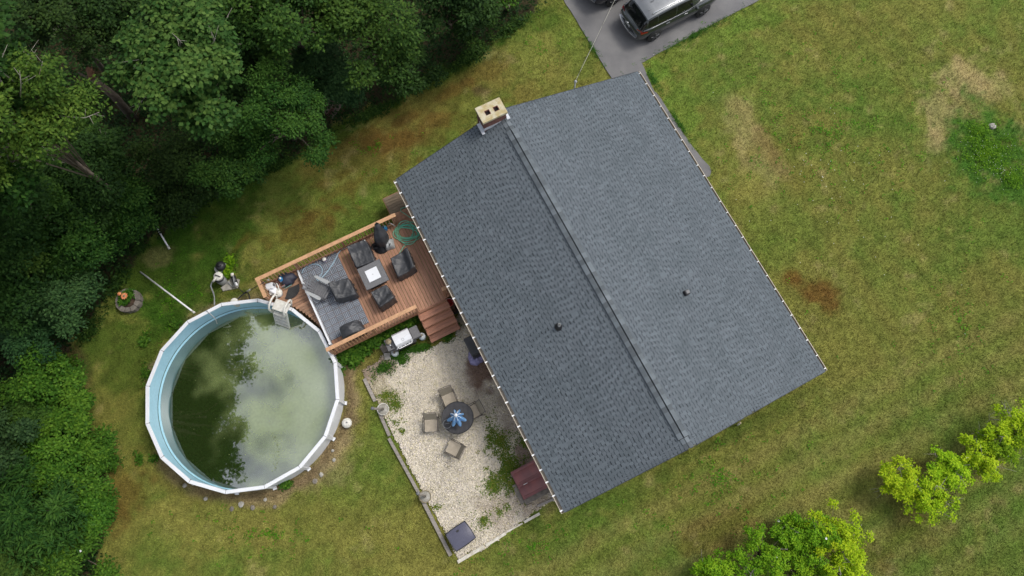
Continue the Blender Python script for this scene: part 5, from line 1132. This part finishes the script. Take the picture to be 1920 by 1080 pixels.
c2 = copy_tree(suv, (cc.x + dl.x, cc.y + dl.y, .03), hd, 'black car parked beyond the suv, only its rear corner in view')
c2.name = 'parked_car'
for ch in kids(c2):
    if ch.name.startswith(('body', 'cabin', 'roof', 'wing')) and not ch.name.startswith('roof_rail'):
        ch.material_slots[0].link = 'OBJECT'; ch.material_slots[0].material = M['paint2']
e0 = HW(-7.47, H(1083, 168, 3.6).y, 3.62); e1 = Vector((10.6, 33.0, 6.6))
wts = [e0.lerp(e1, i / 14) - Vector((0, 0, 1.0 * (i / 14) * (1 - i / 14))) for i in range(15)]
for k, (of, lab) in enumerate(((0, 'pale overhead service wire from the house towards the street'), (.05, 'thin dark messenger wire twisted beside the pale service wire'))):
    b = MB(); pts = []
    for i in range(57):
        f_ = i / 56 * 14; j = min(13, int(f_)); p = wts[j].lerp(wts[j + 1], f_ - j); pts.append(p + Vector((of * math.cos(i * .9), 0, of * math.sin(i * .9))))
    b.tube(pts, .008 if k == 0 else .005, 5); tag(b.build('service_wire', M['pale_wire'] if k == 0 else M['black_plastic']), lab, 'wire')
# a pole beyond the frame that carries the wires
up_ = thing('utility_pole', 'wooden utility pole beyond the driveway that carries the service wires', 'pole', (e1.x, e1.y, 0), 0)
lb(MB().tube([(0, 0, 0), (0, 0, 3), (0, 0, 6.4)], [.15, .14, .12], 10), 'shaft', M['timber'], up_); lb(MB().box((0, 0, 6.7), (1.2, .1, .12), rz=.6), 'crossarm', M['timber'], up_)

# ================================================================== VEGETATION
LM = {
 'maple': leaf_mat('bright_maple_leaves', (.015, .042, .010), (.038, .092, .018), (.105, .17, .035)),
 'dark': leaf_mat('dark_broadleaf', (.007, .020, .006), (.017, .044, .010), (.04, .085, .016)),
 'mid': leaf_mat('mid_green_leaves', (.010, .030, .006), (.027, .072, .012), (.068, .135, .02)),
 'feather': leaf_mat('yellow_green_leaflets', (.014, .045, .008), (.042, .105, .014), (.10, .18, .024)),
 'bluish': leaf_mat('blue_green_leaves', (.012, .038, .013), (.028, .074, .024), (.06, .13, .038)),
 'shrub': leaf_mat('fresh_green_leaves', (.018, .065, .007), (.046, .135, .013), (.11, .23, .022)),
 'lime': leaf_mat('lime_yellow_leaves', (.12, .25, .006), (.27, .43, .010), (.44, .56, .02)),
 'limeg': leaf_mat('bright_green_hedge_leaves', (.05, .15, .006), (.12, .27, .010), (.24, .4, .016)),
 'ivy': leaf_mat('creeping_ground_leaves', (.05, .1, .012), (.11, .18, .022), (.24, .22, .04)),
}
def nrm(a): return a / (np.linalg.norm(a, axis=-1, keepdims=True) + 1e-9)
def leaf_quads(rng, C, Nn, D, L, W):
    """one bent-free diamond leaf per row: base C, growing along D, facing Nn"""
    D = nrm(D - Nn * (D * Nn).sum(-1, keepdims=True)); S = np.cross(Nn, D)
    L = L[:, None]; W = W[:, None]
    V = np.stack([C, C + D * L * .45 + S * W * .5, C + D * L, C + D * L * .45 - S * W * .5], 1)
    return V.reshape(-1, 3), np.arange(len(C) * 4, dtype=np.int32).reshape(-1, 4)
def foliage(rng, cc, cr, nl, L, W, outward, flat=.45, droop=.25, tint0=None, spread=.22):
    k = len(cc); idx = np.repeat(np.arange(k), nl)
    o = nrm(rng.normal(size=(k * nl, 3))) * (rng.random((k * nl, 1)) ** .5); o[:, 2] *= flat
    C = cc[idx] + o * cr[idx][:, None]
    ow = nrm(outward)[idx]
    Nn = nrm(np.array([0, 0, 1.0]) * .75 + ow * .45 + rng.normal(size=C.shape) * .38)
    D = o * np.array([1, 1, .2]) + rng.normal(size=C.shape) * .35 - np.array([0, 0, droop])
    s = rng.uniform(.7, 1.25, len(C))
    V, F = leaf_quads(rng, C, Nn, D, L * s, W * s)
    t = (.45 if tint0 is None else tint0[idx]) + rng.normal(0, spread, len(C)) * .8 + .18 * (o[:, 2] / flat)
    return V, F, np.clip(t, 0, 1)
def crown_clusters(rng, R_, hz, nb, ncl, lump=(.34, .55), low=-.75, jut=.2):
    d = nrm(rng.normal(size=(nb, 3))); d[:, 2] = np.abs(d[:, 2]) * 1.1 + rng.uniform(low, .25, nb); d = nrm(d)
    rad = rng.uniform(.4, .82 + jut, (nb, 1)); B = d * rad * np.array([R_, R_, hz])
    br = rng.uniform(*lump, nb) * R_
    idx = np.repeat(np.arange(nb), ncl); e = nrm(rng.normal(size=(nb * ncl, 3)) + np.array([0, 0, .45]))
    cc = B[idx] + e * (br[idx] * rng.uniform(.75, 1.05, nb * ncl))[:, None] * np.array([1, 1, .8])
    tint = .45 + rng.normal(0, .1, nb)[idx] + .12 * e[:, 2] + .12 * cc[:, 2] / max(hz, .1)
    return B, cc, e * .6 + nrm(cc) * .6, tint
def tree(name, label, px, py, zc, R_, hz, sp, L, W, seed, nb=22, ncl=24, nl=22, cr=.32, group='trees of the woodland edge', cat='tree', base=None, twigs=0, flat=.45, droop=.25, trunk_r=.13, low=-.75, tint=0.0, lump=(.18, .4), flowers=0, jut=.2):
    rng = np.random.default_rng(seed); c = P(px, py, zc) if not isinstance(px, tuple) else Vector((px[0], px[1], zc))
    bx_, by_ = (c.x, c.y) if base is None else (base[0], base[1])
    t = thing(name, label, cat, (bx_, by_, 0), 0, group)
    off = np.array([c.x - bx_, c.y - by_, zc])
    B, cc, ow, tn = crown_clusters(rng, R_, hz, nb, ncl, low=low, lump=lump, jut=jut)
    cc[:, 2] = np.maximum(cc[:, 2], .12 - zc)
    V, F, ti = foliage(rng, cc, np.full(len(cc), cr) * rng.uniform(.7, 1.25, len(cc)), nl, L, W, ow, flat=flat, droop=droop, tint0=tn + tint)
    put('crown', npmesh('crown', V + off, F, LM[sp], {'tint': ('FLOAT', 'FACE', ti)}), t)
    b = MB(); ctr = Vector(off) - Vector((0, 0, hz * .35))
    b.tube([(0, 0, -.05), Vector((0, 0, 0)).lerp(ctr, .5) + Vector((.05, .03, 0)), ctr], [trunk_r, trunk_r * .75, trunk_r * .5], 8)
    for k in range(nb):
        e_ = Vector(off + B[k] * 1.02); m_ = ctr.lerp(e_, .5) + Vector((0, 0, .12 * R_)); s0 = Vector((0, 0, 0)).lerp(ctr, .55 + .4 * (k % 3) / 3); b.tube([s0, m_, e_], [trunk_r * .38, trunk_r * .22, trunk_r * .1], 5)
    put('trunk', b.mesh('trunk', M['bark']), t)
    if twigs:
        b = MB(); r_ = random.Random(seed)
        for k in range(twigs):
            d_ = nrm(rng.normal(size=3) + np.array([0, 0, .5])); p0 = Vector(off + d_ * np.array([R_, R_, hz]) * .55); p2 = Vector(off + d_ * np.array([R_, R_, hz]) * rng.uniform(.95, 1.15)); m_ = (p0 + p2) / 2 + Vector(rng.normal(0, .12, 3)); b.tube([p0, m_, p2], [.022, .014, .006], 4)
            for q_ in range(3):
                s_ = m_.lerp(p2, .3 * q_); b.tube([s_, s_ + (p2 - p0) * .2 + Vector(rng.normal(0, .22, 3))], [.01, .004], 4)
        tag(put('twigs', b.mesh('twigs', M['pale_bark']), t), 'bare pale twigs', kind='stuff')
    if flowers:
        b = MB()
        for k in range(flowers):
            i = rng.integers(len(cc)); q = Vector(off + cc[i]) + Vector((0, 0, cr * .45))
            for a in range(5):
                an = 2 * math.pi * a / 5; d_ = Vector((math.cos(an), math.sin(an), .1)) * .045; s_ = Vector((-d_.y, d_.x, 0)) * .55; b.add([q, q + d_ * .6 + s_, q + d_ * 1.1, q + d_ * .6 - s_], [(0, 1, 2, 3)])
        tag(put('blossoms', b.mesh('blossoms', M['white_vinyl']), t), 'white blossoms', kind='stuff')
    return t
TREES = [  # px, py of the crown centre, its height, radius, half height, leaf kind, leaf length and width, label
 (360, 120, 9.0, 2.1, 2.2, 'maple', .165, .125, 'bright large-leaved maple leaning out over the dark woods', dict(twigs=8, nl=22, ncl=28, cr=.3, nb=30, droop=.5, flat=.6, lump=(.14, .3))),
 (40, 225, 10.8, 2.0, 2.2, 'feather', .13, .07, 'yellow-green feathery tree with bare pale twigs at the left edge', dict(twigs=16, trunk_r=.09, nl=34, cr=.36, nb=14)),
 (545, 40, 6.5, 2.1, 2.2, 'mid', .15, .085, 'mid-green small-leaved tree right of the bright maple', dict()),
 (690, 70, 5.2, 2.1, 2.4, 'mid', .15, .085, 'bushy green tree behind the log pile', dict(tint=.05)),
 (840, 20, 3.8, 1.9, 2.2, 'dark', .15, .085, 'dark bushy tree in the middle of the upper edge', dict()),
 (950, -10, 2.6, 1.3, 2.0, 'shrub', .14, .08, 'bright green sapling nearest the driveway', dict(nb=9)),
 (535, 225, 4.2, 1.75, 2.4, 'mid', .11, .06, 'fine-leaved rounded tree reaching out over the lawn', dict(nl=30, cr=.3, nb=24, ncl=24, tint=.12, lump=(.16, .34))),
 (430, 290, 3.2, 1.5, 1.9, 'mid', .12, .065, 'fine-leaved dark tree under the bright maple', dict(nl=28)),
 (235, 20, 5.0, 2.0, 2.2, 'dark', .15, .085, 'dark tree above the broken snag', dict()),
 (110, 40, 6.0, 2.1, 2.2, 'dark', .14, .08, 'dark tree behind the feathery tree, near the corner', dict(twigs=5)),
 (330, 330, 2.6, 1.7, 1.7, 'dark', .13, .07, 'low dark tree between the snag and the lawn', dict(tint=.08)),
 (190, 345, 3.6, 1.8, 2.8, 'dark', .14, .075, 'dark tree below the broken snag', dict(twigs=4, tint=.2)),
 (40, 420, 4.6, 2.0, 3.6, 'dark', .14, .075, 'dark tree below the feathery tree', dict(tint=.25)),
 (135, 465, 2.6, 1.6, 2.4, 'mid', .13, .07, 'dark green tree overhanging the planter side of the lawn', dict(tint=.12)),
 (120, 570, 2.6, 1.5, 1.8, 'bluish', .13, .07, 'blue-green bush left of the stone planter', dict(tint=.1)),
 (15, 560, 3.6, 1.6, 1.9, 'dark', .14, .08, 'dark tree at the left edge level with the planter', dict(tint=.25)),
 (640, 165, 1.9, 1.1, 1.3, 'bluish', .12, .065, 'dark bush over the log pile', dict(nb=9)),
 (760, 120, 1.9, 1.3, 1.5, 'dark', .13, .07, 'low dark bush at the lawn between log pile and driveway', dict(nb=10, tint=.1)),
 (890, 60, 1.4, 1.1, 1.1, 'mid', .12, .065, 'low green bush at the lawn edge near the driveway', dict(nb=9, tint=-.1)),
 (470, 130, 4.0, 1.9, 2.2, 'dark', .14, .08, 'dark tree between maple and rounded tree', dict(tint=.05)),
 (600, 130, 3.2, 1.5, 1.8, 'bluish', .13, .07, 'blue-green tree over the lawn end of the log pile', dict()),
 (450, -20, 6.0, 2.0, 2.2, 'dark', .15, .085, 'dark tree behind the bright maple at the upper edge', dict(tint=.08)),
 (75, 720, 1.6, 1.35, 1.3, 'shrub', .13, .08, 'fresh green shrub below the dark woods on the left', dict(nb=10)),
 (140, 790, 1.1, 1.1, 1.0, 'shrub', .13, .08, 'bright low shrub at the lawn edge left of the pool', dict(nb=9, tint=.1)),
 (30, 830, 1.8, 1.3, 1.4, 'bluish', .14, .08, 'blue-green shrub at the left edge', dict(nb=9)),
 (145, 900, 1.1, 1.1, .9, 'shrub', .13, .08, 'green leafy shrub beside the brown lawn spot', dict(nb=9)),
 (60, 960, 2.2, 1.6, 1.3, 'mid', .22, .06, 'long-leaved sumac in the lower left corner', dict(nl=20, cr=.5, nb=12, flat=.2, droop=.1, tint=.1)),
 (120, 400, 3.4, 1.7, 2.8, 'mid', .13, .07, 'leafy tree in the middle of the left woods', dict(tint=.15)),
 (150, 305, 3.6, 1.4, 2.4, 'mid', .13, .07, 'leafy tree under the right side of the feathery tree', dict(tint=.08)),
 (60, 500, 3.0, 1.6, 2.4, 'mid', .13, .07, 'green tree left of the white poles near the left edge', dict(tint=.2)),
 (70, 620, 1.8, 1.3, 1.5, 'bluish', .13, .07, 'blue-green shrub above the bare soil at the left edge', dict(nb=16, tint=.1)),
 (245, 395, 2.0, 1.3, 1.7, 'mid', .12, .065, 'leafy tree hanging over the short white pole', dict(tint=-.02)),
 (105, 700, 1.0, .9, .8, 'shrub', .12, .07, 'small green shrub right below the dark woods', dict(nb=12)),
 (60, 790, 1.2, 1.1, 1.0, 'mid', .12, .07, 'mid green shrub in the middle of the left edge shrubs', dict(nb=14, tint=.15)),
 (175, 845, .8, .8, .7, 'shrub', .11, .065, 'low shrub reaching farthest onto the lawn on the left', dict(nb=12)),
 (95, 870, 1.3, 1.1, 1.0, 'shrub', .13, .075, 'bushy green shrub above the sumac', dict(nb=14, tint=-.05)),
 (165, 965, .8, .8, .7, 'shrub', .11, .065, 'leafy shrub at the lawn edge right of the sumac', dict(nb=12)),
 (15, 930, 1.6, 1.2, 1.2, 'mid', .13, .07, 'dark green shrub behind the sumac at the left edge', dict(nb=14, tint=.1)),
 (90, 1040, 1.2, 1.1, 1.0, 'mid', .12, .07, 'mid green shrub below the sumac at the lower edge', dict(nb=14, tint=.12)),
 (20, 1060, 1.6, 1.2, 1.2, 'mid', .13, .07, 'shrub in the very lower left corner', dict(nb=14, tint=.1)),
 (150, 1040, 1.0, 1.2, 1.0, 'shrub', .12, .07, 'green shrub with white flowers at the lower left edge', dict(nb=9, tint=-.1, flowers=7)),
]
def wbase(px, py, zc, r_):                                          # trunks stand a little deeper in the woods than the crowns
    q = P(px, py, zc); d_ = Vector((q.x, q.y - 2.0, 0)).normalized() * r_ * .9
    return (q.x + d_.x, q.y + d_.y)
for i, (px, py, zc, r_, hz, sp, L_, W_, lab, kw) in enumerate(TREES):
    tree('tree' if zc > 2.3 else 'shrub', lab, px, py, zc, r_, hz, sp, L_, W_, 100 + i, cat='tree' if zc > 2.3 else 'shrub', base=wbase(px, py, zc, r_), **({'trunk_r': .06} | kw if zc < 2.3 else kw))
for i, (x, y, zc, r_, hz) in enumerate(((-18.0, .6, 10.2, 2.7, 3.0), (-17.6, 3.4, 10.8, 2.5, 3.2), (-17.9, 6.2, 10.8, 2.7, 3.2), (-17.5, 9.2, 11.0, 2.5, 2.8), (-16.7, 12.2, 11.5, 2.5, 2.6), (-20.8, 4.6, 11.0, 2.9, 3.2), (-20.6, 8.4, 11.0, 2.9, 3.2))):
    tree('tall_tree', 'tall tree beside the pool mirrored in ' + ('the lowest part of its water', 'the lower left of its water', 'the left side of its water', 'the upper left of its water', 'the water near the upper rim', 'the water close to the left rim', 'the water close to the upper left rim')[i], (x, y), 0, zc, r_, hz, 'mid', .17, .1, 300 + i, group='tall trees mirrored in the pool', trunk_r=.2, base=(x - 4.6, y), low=-.9, nb=24, ncl=30)
LIME = [
 (1685, 900, .95, .95, .8, 'lime', 'lime-yellow shrub at the free end of the far hedge row', 1), (1735, 925, .9, 1.15, .85, 'lime', 'broad lime-yellow shrub second in the far row, hanging over the lawn', 0), (1775, 880, .9, .9, .75, 'lime', 'sparse lime shrub third in the far row', 1),
 (1830, 860, .95, 1.0, .8, 'lime', 'lime shrub in the middle of the far row', 2), (1868, 835, .9, .9, .8, 'limeg', 'green-tinged shrub second from the right end of the far row', 1), (1895, 805, 1.2, 1.15, .95, 'lime', 'tall lime shrub at the right end of the far row', 0),
 (1562, 1008, 1.1, 1.3, .95, 'lime', 'largest lime shrub at the end of the near hedge row', 0), (1525, 1015, 1.0, 1.15, .9, 'limeg', 'bright green shrub beside the largest lime shrub', 2), (1480, 1005, .8, .8, .75, 'limeg', 'small green shrub with white blossoms at the back of the near row', 4),
 (1430, 1045, 1.0, 1.2, .85, 'limeg', 'rounded green shrub in the middle of the near row', 2), (1345, 1080, .8, .95, .7, 'limeg', 'low green shrub at the left end of the near row', 0), (1578, 1072, .9, 1.1, .8, 'lime', 'lime shrub cut by the lower edge', 0), (1500, 1080, .9, 1.15, .8, 'limeg', 'green shrub in front of the near row at the lower edge', 0)]
for i, (px, py, zc, r_, hz, sp, lab, fl_) in enumerate(LIME):
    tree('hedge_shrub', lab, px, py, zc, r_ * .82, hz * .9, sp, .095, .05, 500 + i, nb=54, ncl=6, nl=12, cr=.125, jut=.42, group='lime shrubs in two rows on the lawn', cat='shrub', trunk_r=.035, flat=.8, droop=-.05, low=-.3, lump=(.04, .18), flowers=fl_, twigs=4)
# undergrowth, creepers and weeds: too many leaves to count
def scatter(name, label, sp, n, region, h, L_, W_, seed, cr=.16, nl=6, tint=.45, flat=.5):
    rng = np.random.default_rng(seed); pts = region(rng, n)
    cc = np.concatenate([pts, (rng.random((len(pts), 1)) ** 1.5) * h + .03], 1)
    V, F, ti = foliage(rng, cc, np.full(len(cc), cr) * rng.uniform(.6, 1.3, len(cc)), nl, L_, W_, rng.normal(size=cc.shape) * .3 + np.array([0, 0, 1]), flat=flat, tint0=np.full(len(cc), tint) + rng.normal(0, .12, len(cc)))
    V[:, 2] = np.maximum(V[:, 2], .035)
    return tag(put(name, npmesh(name, V, F, LM[sp], {'tint': ('FLOAT', 'FACE', ti)})), label, kind='stuff')
def poly_region(poly):
    def f(rng, n):
        xs_ = [p[0] for p in poly]; ys_ = [p[1] for p in poly]; q = np.stack([rng.uniform(max(min(xs_), -60), min(max(xs_), 1980), n), rng.uniform(max(min(ys_), -60), min(max(ys_), 1140), n)], 1)
        q = q[inpoly(q[:, 0] + rng.normal(0, 6, n), q[:, 1] + rng.normal(0, 6, n), poly)]
        return np.array([P(a_, b_, 0)[:2] for a_, b_ in q]).reshape(-1, 2)
    return f
def ell_region(ells):
    def f(rng, n):
        out = []; tot = sum(e[2] * e[3] * e[5] for e in ells)
        for cx, cy, rx, ry, an, dn in ells:
            k = int(n * rx * ry * dn / tot); r_ = np.abs(rng.normal(0, .5, k)); t_ = rng.uniform(0, 6.283, k); ex, ey = r_ * rx * np.cos(t_), r_ * ry * np.sin(t_); a_ = R(an)
            q = np.stack([cx + ex * math.cos(a_) - ey * math.sin(a_), cy + ex * math.sin(a_) + ey * math.cos(a_)], 1)
            w_ = np.array([P(u_, v_, 0)[:2] for u_, v_ in q]).reshape(-1, 2)
            out.append(w_[fbm(w_[:, 0], w_[:, 1], .5, 77) + rng.normal(0, .04, len(w_)) > .42] if dn < 2 else w_)
        return np.concatenate(out)
    return f
scatter('undergrowth', 'dark leafy undergrowth on the woodland floor', 'dark', 19000, poly_region(WOODS), 1.1, .15, .085, 41, cr=.3, nl=9, tint=.5)
scatter('edge_weeds', 'weeds along the edge of the woods', 'mid', 1500, ell_region([(500, 318, 90, 12, -25, 2), (380, 378, 70, 12, -33, 2), (262, 470, 30, 8, -42, 2), (222, 530, 40, 12, -55, 2), (170, 620, 40, 10, -50, 2), (700, 212, 70, 10, -25, 2), (800, 150, 60, 12, -28, 2), (880, 108, 50, 12, -35, 2), (960, 52, 50, 12, -35, 2)]), .25, .12, .06, 42, cr=.16, nl=7, tint=.5)
scatter('deck_weeds', 'lush green weeds between deck and grill', 'shrub', 900, ell_region([(665, 662, 40, 16, -25, 2), (700, 640, 40, 13, -25, 2), (745, 614, 36, 10, -25, 2), (772, 604, 16, 9, -25, 2), (655, 670, 18, 16, 0, 2)]), .42, .13, .09, 43, cr=.15, nl=9, tint=.5)
scatter('pump_weeds', 'bright weeds between the pool pump and filter', 'limeg', 120, ell_region([(428, 508, 10, 14, 0, 2), (433, 492, 7, 10, 0, 2), (424, 516, 9, 7, 0, 2)]), .4, .11, .07, 44, cr=.12, nl=8, tint=.4)
scatter('planter_leaves', 'green leaves filling the stone ring planter', 'shrub', 120, ell_region([(243, 560, 9, 9, 0, 2), (250, 556, 8, 7, 0, 2), (238, 570, 9, 6, 0, 2)]), .25, .1, .07, 45, cr=.1, nl=8, tint=.55).location.z = .24
scatter('pool_weeds', 'weeds growing round the foot of the pool', 'shrub', 330, ell_region([(538, 908, 12, 10, 0, 2), (282, 690, 14, 30, 15, 1), (272, 640, 10, 20, 20, 1), (290, 860, 6, 6, 0, 2), (330, 610, 12, 12, 0, 1), (262, 860, 8, 12, 0, 1), (655, 672, 12, 12, 0, 1.5), (640, 690, 6, 12, 0, 1.5)]), .22, .1, .065, 46, cr=.11, nl=7, tint=.5)
scatter('creeping_weeds', 'creeping weeds spreading over the gravel', 'ivy', 2600, ell_region([(952, 880, 34, 60, -20, 1.6), (935, 830, 28, 40, -10, 1.3), (965, 900, 30, 50, -10, 1.8), (918, 820, 10, 50, 0, 1), (925, 910, 22, 40, 0, 1.2), (905, 975, 26, 18, -20, 1.2), (940, 955, 30, 14, -30, 1.3), (722, 742, 30, 24, 0, 1.1), (745, 760, 20, 34, 0, 1.2), (745, 795, 16, 14, 0, 1.2), (755, 810, 5, 6, 0, 2), (705, 720, 20, 10, 30, .8), (860, 940, 5, 6, 0, 1.5), (820, 950, 12, 10, 0, .7), (985, 830, 24, 30, 0, .8), (880, 975, 8, 6, 0, 1.5)]), .06, .065, .045, 47, cr=.1, nl=5, tint=.5, flat=.3)
scatter('steps_grass', 'green weeds along the deck side of the gravel', 'shrub', 1000, ell_region([(790, 652, 60, 7, -14, 1.5), (835, 632, 24, 9, -20, 1.4), (755, 676, 10, 6, 0, 2), (850, 612, 14, 8, 0, 1.2), (720, 690, 26, 12, -20, .8), (745, 668, 22, 7, 0, 1)]), .1, .08, .035, 48, cr=.1, nl=6, tint=.3, flat=.4)
scatter('tall_weeds', 'bright leafy weeds standing in the green patch beside the pale rock', 'limeg', 1000, ell_region([(1850, 285, 62, 56, 20, 2), (1835, 245, 30, 26, 0, 2), (1900, 335, 34, 30, 0, 2)]), .1, .09, .035, 57, cr=.12, nl=6, tint=.18, flat=.4)
scatter('lawn_clover', 'small clover and weed clumps dotted through the lawn', 'limeg', 900, ell_region([(1550, 250, 330, 260, 0, 1), (1350, 900, 260, 120, -30, 1), (1000, 1020, 200, 60, -20, 1), (500, 1000, 260, 80, 0, 1), (320, 560, 110, 120, 0, 1.4), (1010, 90, 80, 80, 0, 1), (700, 280, 160, 80, -25, 1), (1800, 600, 120, 200, 0, 1)]), .03, .07, .045, 53, cr=.11, nl=6, tint=.25, flat=.25)
scatter('seed_weeds', 'bright taller grass along the driveway edge and walk', 'shrub', 420, ell_region([(1300, 68, 120, 8, -27, 2), (1225, 150, 40, 8, 60, 2), (1275, 235, 60, 7, 58, 2), (1110, 90, 60, 6, 58, 1.5)]), .06, .07, .02, 54, cr=.09, nl=8, tint=.35, flat=.4)
rl_ = np.random.default_rng(61); b = MB()
for k in range(110):                                                # floating scraps on the water, most of them in a drifting arc
    if k < 60: f_ = k / 60; x, y = 512 + 10 * math.sin(f_ * 3.1) + rl_.normal(0, 2.2), 815 + 70 * f_ + rl_.normal(0, 2)
    else: a_ = rl_.uniform(0, 6.283); r_ = 165 * rl_.random() ** .4; x, y = 475 + r_ * math.cos(a_) * .9, 745 + r_ * math.sin(a_) * .85
    q = P(x, y, WZ); 
    if (q - PC).to_2d().length > 3.6: continue
    an = rl_.uniform(0, 6.28); l_ = rl_.uniform(.014, .034); d_ = Vector((math.cos(an), math.sin(an), 0)) * l_; s_ = Vector((-d_.y, d_.x, 0)) * .5; q.z = WZ + .004
    b.add([q - d_, q + s_, q + d_, q - s_], [(0, 3, 2, 1)])
tag(b.build('floating_leaves', mat('floating_leaf_scraps', (.2, .24, .09), (.1, .12, .04), rnd=.4)), 'small leaf scraps floating on the pool water', kind='stuff')
def dots(name, label, m, regs, n, s, seed, z=.09):
    rng = np.random.default_rng(seed); b = MB()
    for x, y in ell_region(regs)(rng, n):
        b.lathe([(s * .6, 0), (s, s * .3), (s * .3, s * .6)], (x, y, z), 6)
    tag(b.build(name, M[m]), label, kind='stuff')
dots('clover_flowers', 'scattered white flowers in the dark green patch', 'dirty_white', [(1850, 285, 70, 60, 20, 2), (1880, 320, 40, 30, 0, 2)], 130, .014, 51)
dots('lawn_flowers', 'tiny pale flowers in the lawn near the woods', 'dirty_white', [(280, 640, 90, 70, 0, 2), (170, 1020, 16, 60, 0, 2), (1540, 330, 350, 250, 0, 2)], 60, .018, 52)
# log pile and broken snag
lp_ = thing('log_pile', 'heap of brown split logs half hidden at the edge of the woods', 'log pile', P(622, 205, 0), 0)
for i, (x0_, y0_, x1_, y1_, r_) in enumerate(((604, 208, 637, 187, .075), (612, 215, 632, 192, .08), (618, 220, 634, 196, .07), (626, 216, 636, 190, .09), (606, 202, 626, 184, .07), (614, 206, 630, 186, .08), (622, 222, 630, 202, .06), (600, 196, 618, 178, .07), (630, 212, 639, 196, .06), (608, 212, 622, 198, .07))):
    b = MB(); b.tube([P(x0_, y0_, .12 + .035 * i), P(x1_, y1_, .3 + .04 * i)], [r_, r_ * .9], 8); b.build('log', mat('log_bark_%d' % i, (.2 + .012 * i, .12, .09), (.11, .06, .045), rough=.9, scale=5) if i < 3 else M['bark'], lp_)
sg_ = thing('broken_snag', 'bare broken tree trunk leaning out of the dark woods', 'dead tree', P(252, 225, 0), 0)
a_, t_ = P(252, 225, 0), P(172, 146, 4.2)
MB().tube([a_, a_.lerp(t_, .5) + Vector((.05, .12, .1)), t_], [.2, .17, .14], 10).build('trunk', M['bark'], sg_)
M['heart'] = mat('torn_red_brown_wood', (.24, .12, .07), (.15, .075, .045), rough=.9, scale=7)
b = MB(); b.tube([t_, P(165, 128, 4.7)], [.13, .09], 7); b.tube([t_, P(172, 124, 4.5)], [.08, .03], 5); b.tube([t_ + Vector((.05, 0, 0)), P(176, 133, 4.5)], [.06, .02], 5); b.build('broken_top', M['heart'], sg_)
b = MB(); b.tube([P(176, 150, 4.1), P(160, 143, 4.3), P(147, 136, 4.4)], [.07, .05, .03], 6); b.build('limb', M['bark'], sg_)
b = MB(); b.tube([P(190, 160, 3.4), P(200, 152, 3.5)], [.03, .012], 5); b.build('limb', M['bark'], sg_)
# grass blades all over the lawn
rng = np.random.default_rng(77)
n = 520000
px = rng.uniform(-40, 1960, n); py = rng.uniform(-40, 1120, n)
xc = (px - 960) / FPX; yc = -(py - 540) / FPX; dy_ = yc * CT + ST; dz_ = yc * ST - CT; k_ = -CAMH / dz_
x, y = xc * k_, dy_ * k_
a_, b_ = house_ab(x, y)
keep = ~inpoly(px, py, WOODS) | (rng.random(n) < .15)
keep &= ~(inpoly(a_, b_, DRIVE) | inpoly(a_, b_, WALK))
keep &= ~(inpoly(a_, b_, GRAVEL)) & ~((np.abs(a_) < 7.1) & (b_ > -4.5) & (b_ < 6.4)) & (np.hypot(x - PC.x, y - PC.y) > 3.83)
keep &= ~((a_ > -6.2) & (a_ < -2.2) & (b_ > -11.6) & (b_ < -4.5))
x, y = x[keep], y[keep]; n = len(x)
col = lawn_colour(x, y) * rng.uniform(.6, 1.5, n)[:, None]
hgt = rng.uniform(.035, .085, n); an = rng.uniform(0, 6.283, n); lean = rng.uniform(.3, 1.1, n) * hgt * 1.3; wd = rng.uniform(.008, .016, n)
an2 = an + rng.uniform(-.6, .6, n) + 1.57
z0 = np.full(n, -.01)
V = np.stack([np.stack([x - wd * np.cos(an), y - wd * np.sin(an), z0], 1), np.stack([x + wd * np.cos(an), y + wd * np.sin(an), z0], 1), np.stack([x + lean * np.cos(an2), y + lean * np.sin(an2), hgt], 1)], 1).reshape(-1, 3)
F = np.arange(3 * n, dtype=np.int32).reshape(-1, 3)
M['blade'] = attr_mat('grass_blades', 'col', 40, .05, rough=.7, bump=0, spec=.08)
tag(put('grass', npmesh('grass', V, F, M['blade'], {'col': ('FLOAT_COLOR', 'POINT', np.repeat(np.concatenate([col, np.ones((n, 1))], 1), 3, 0))})), 'short mown grass covering the yard', kind='stuff')
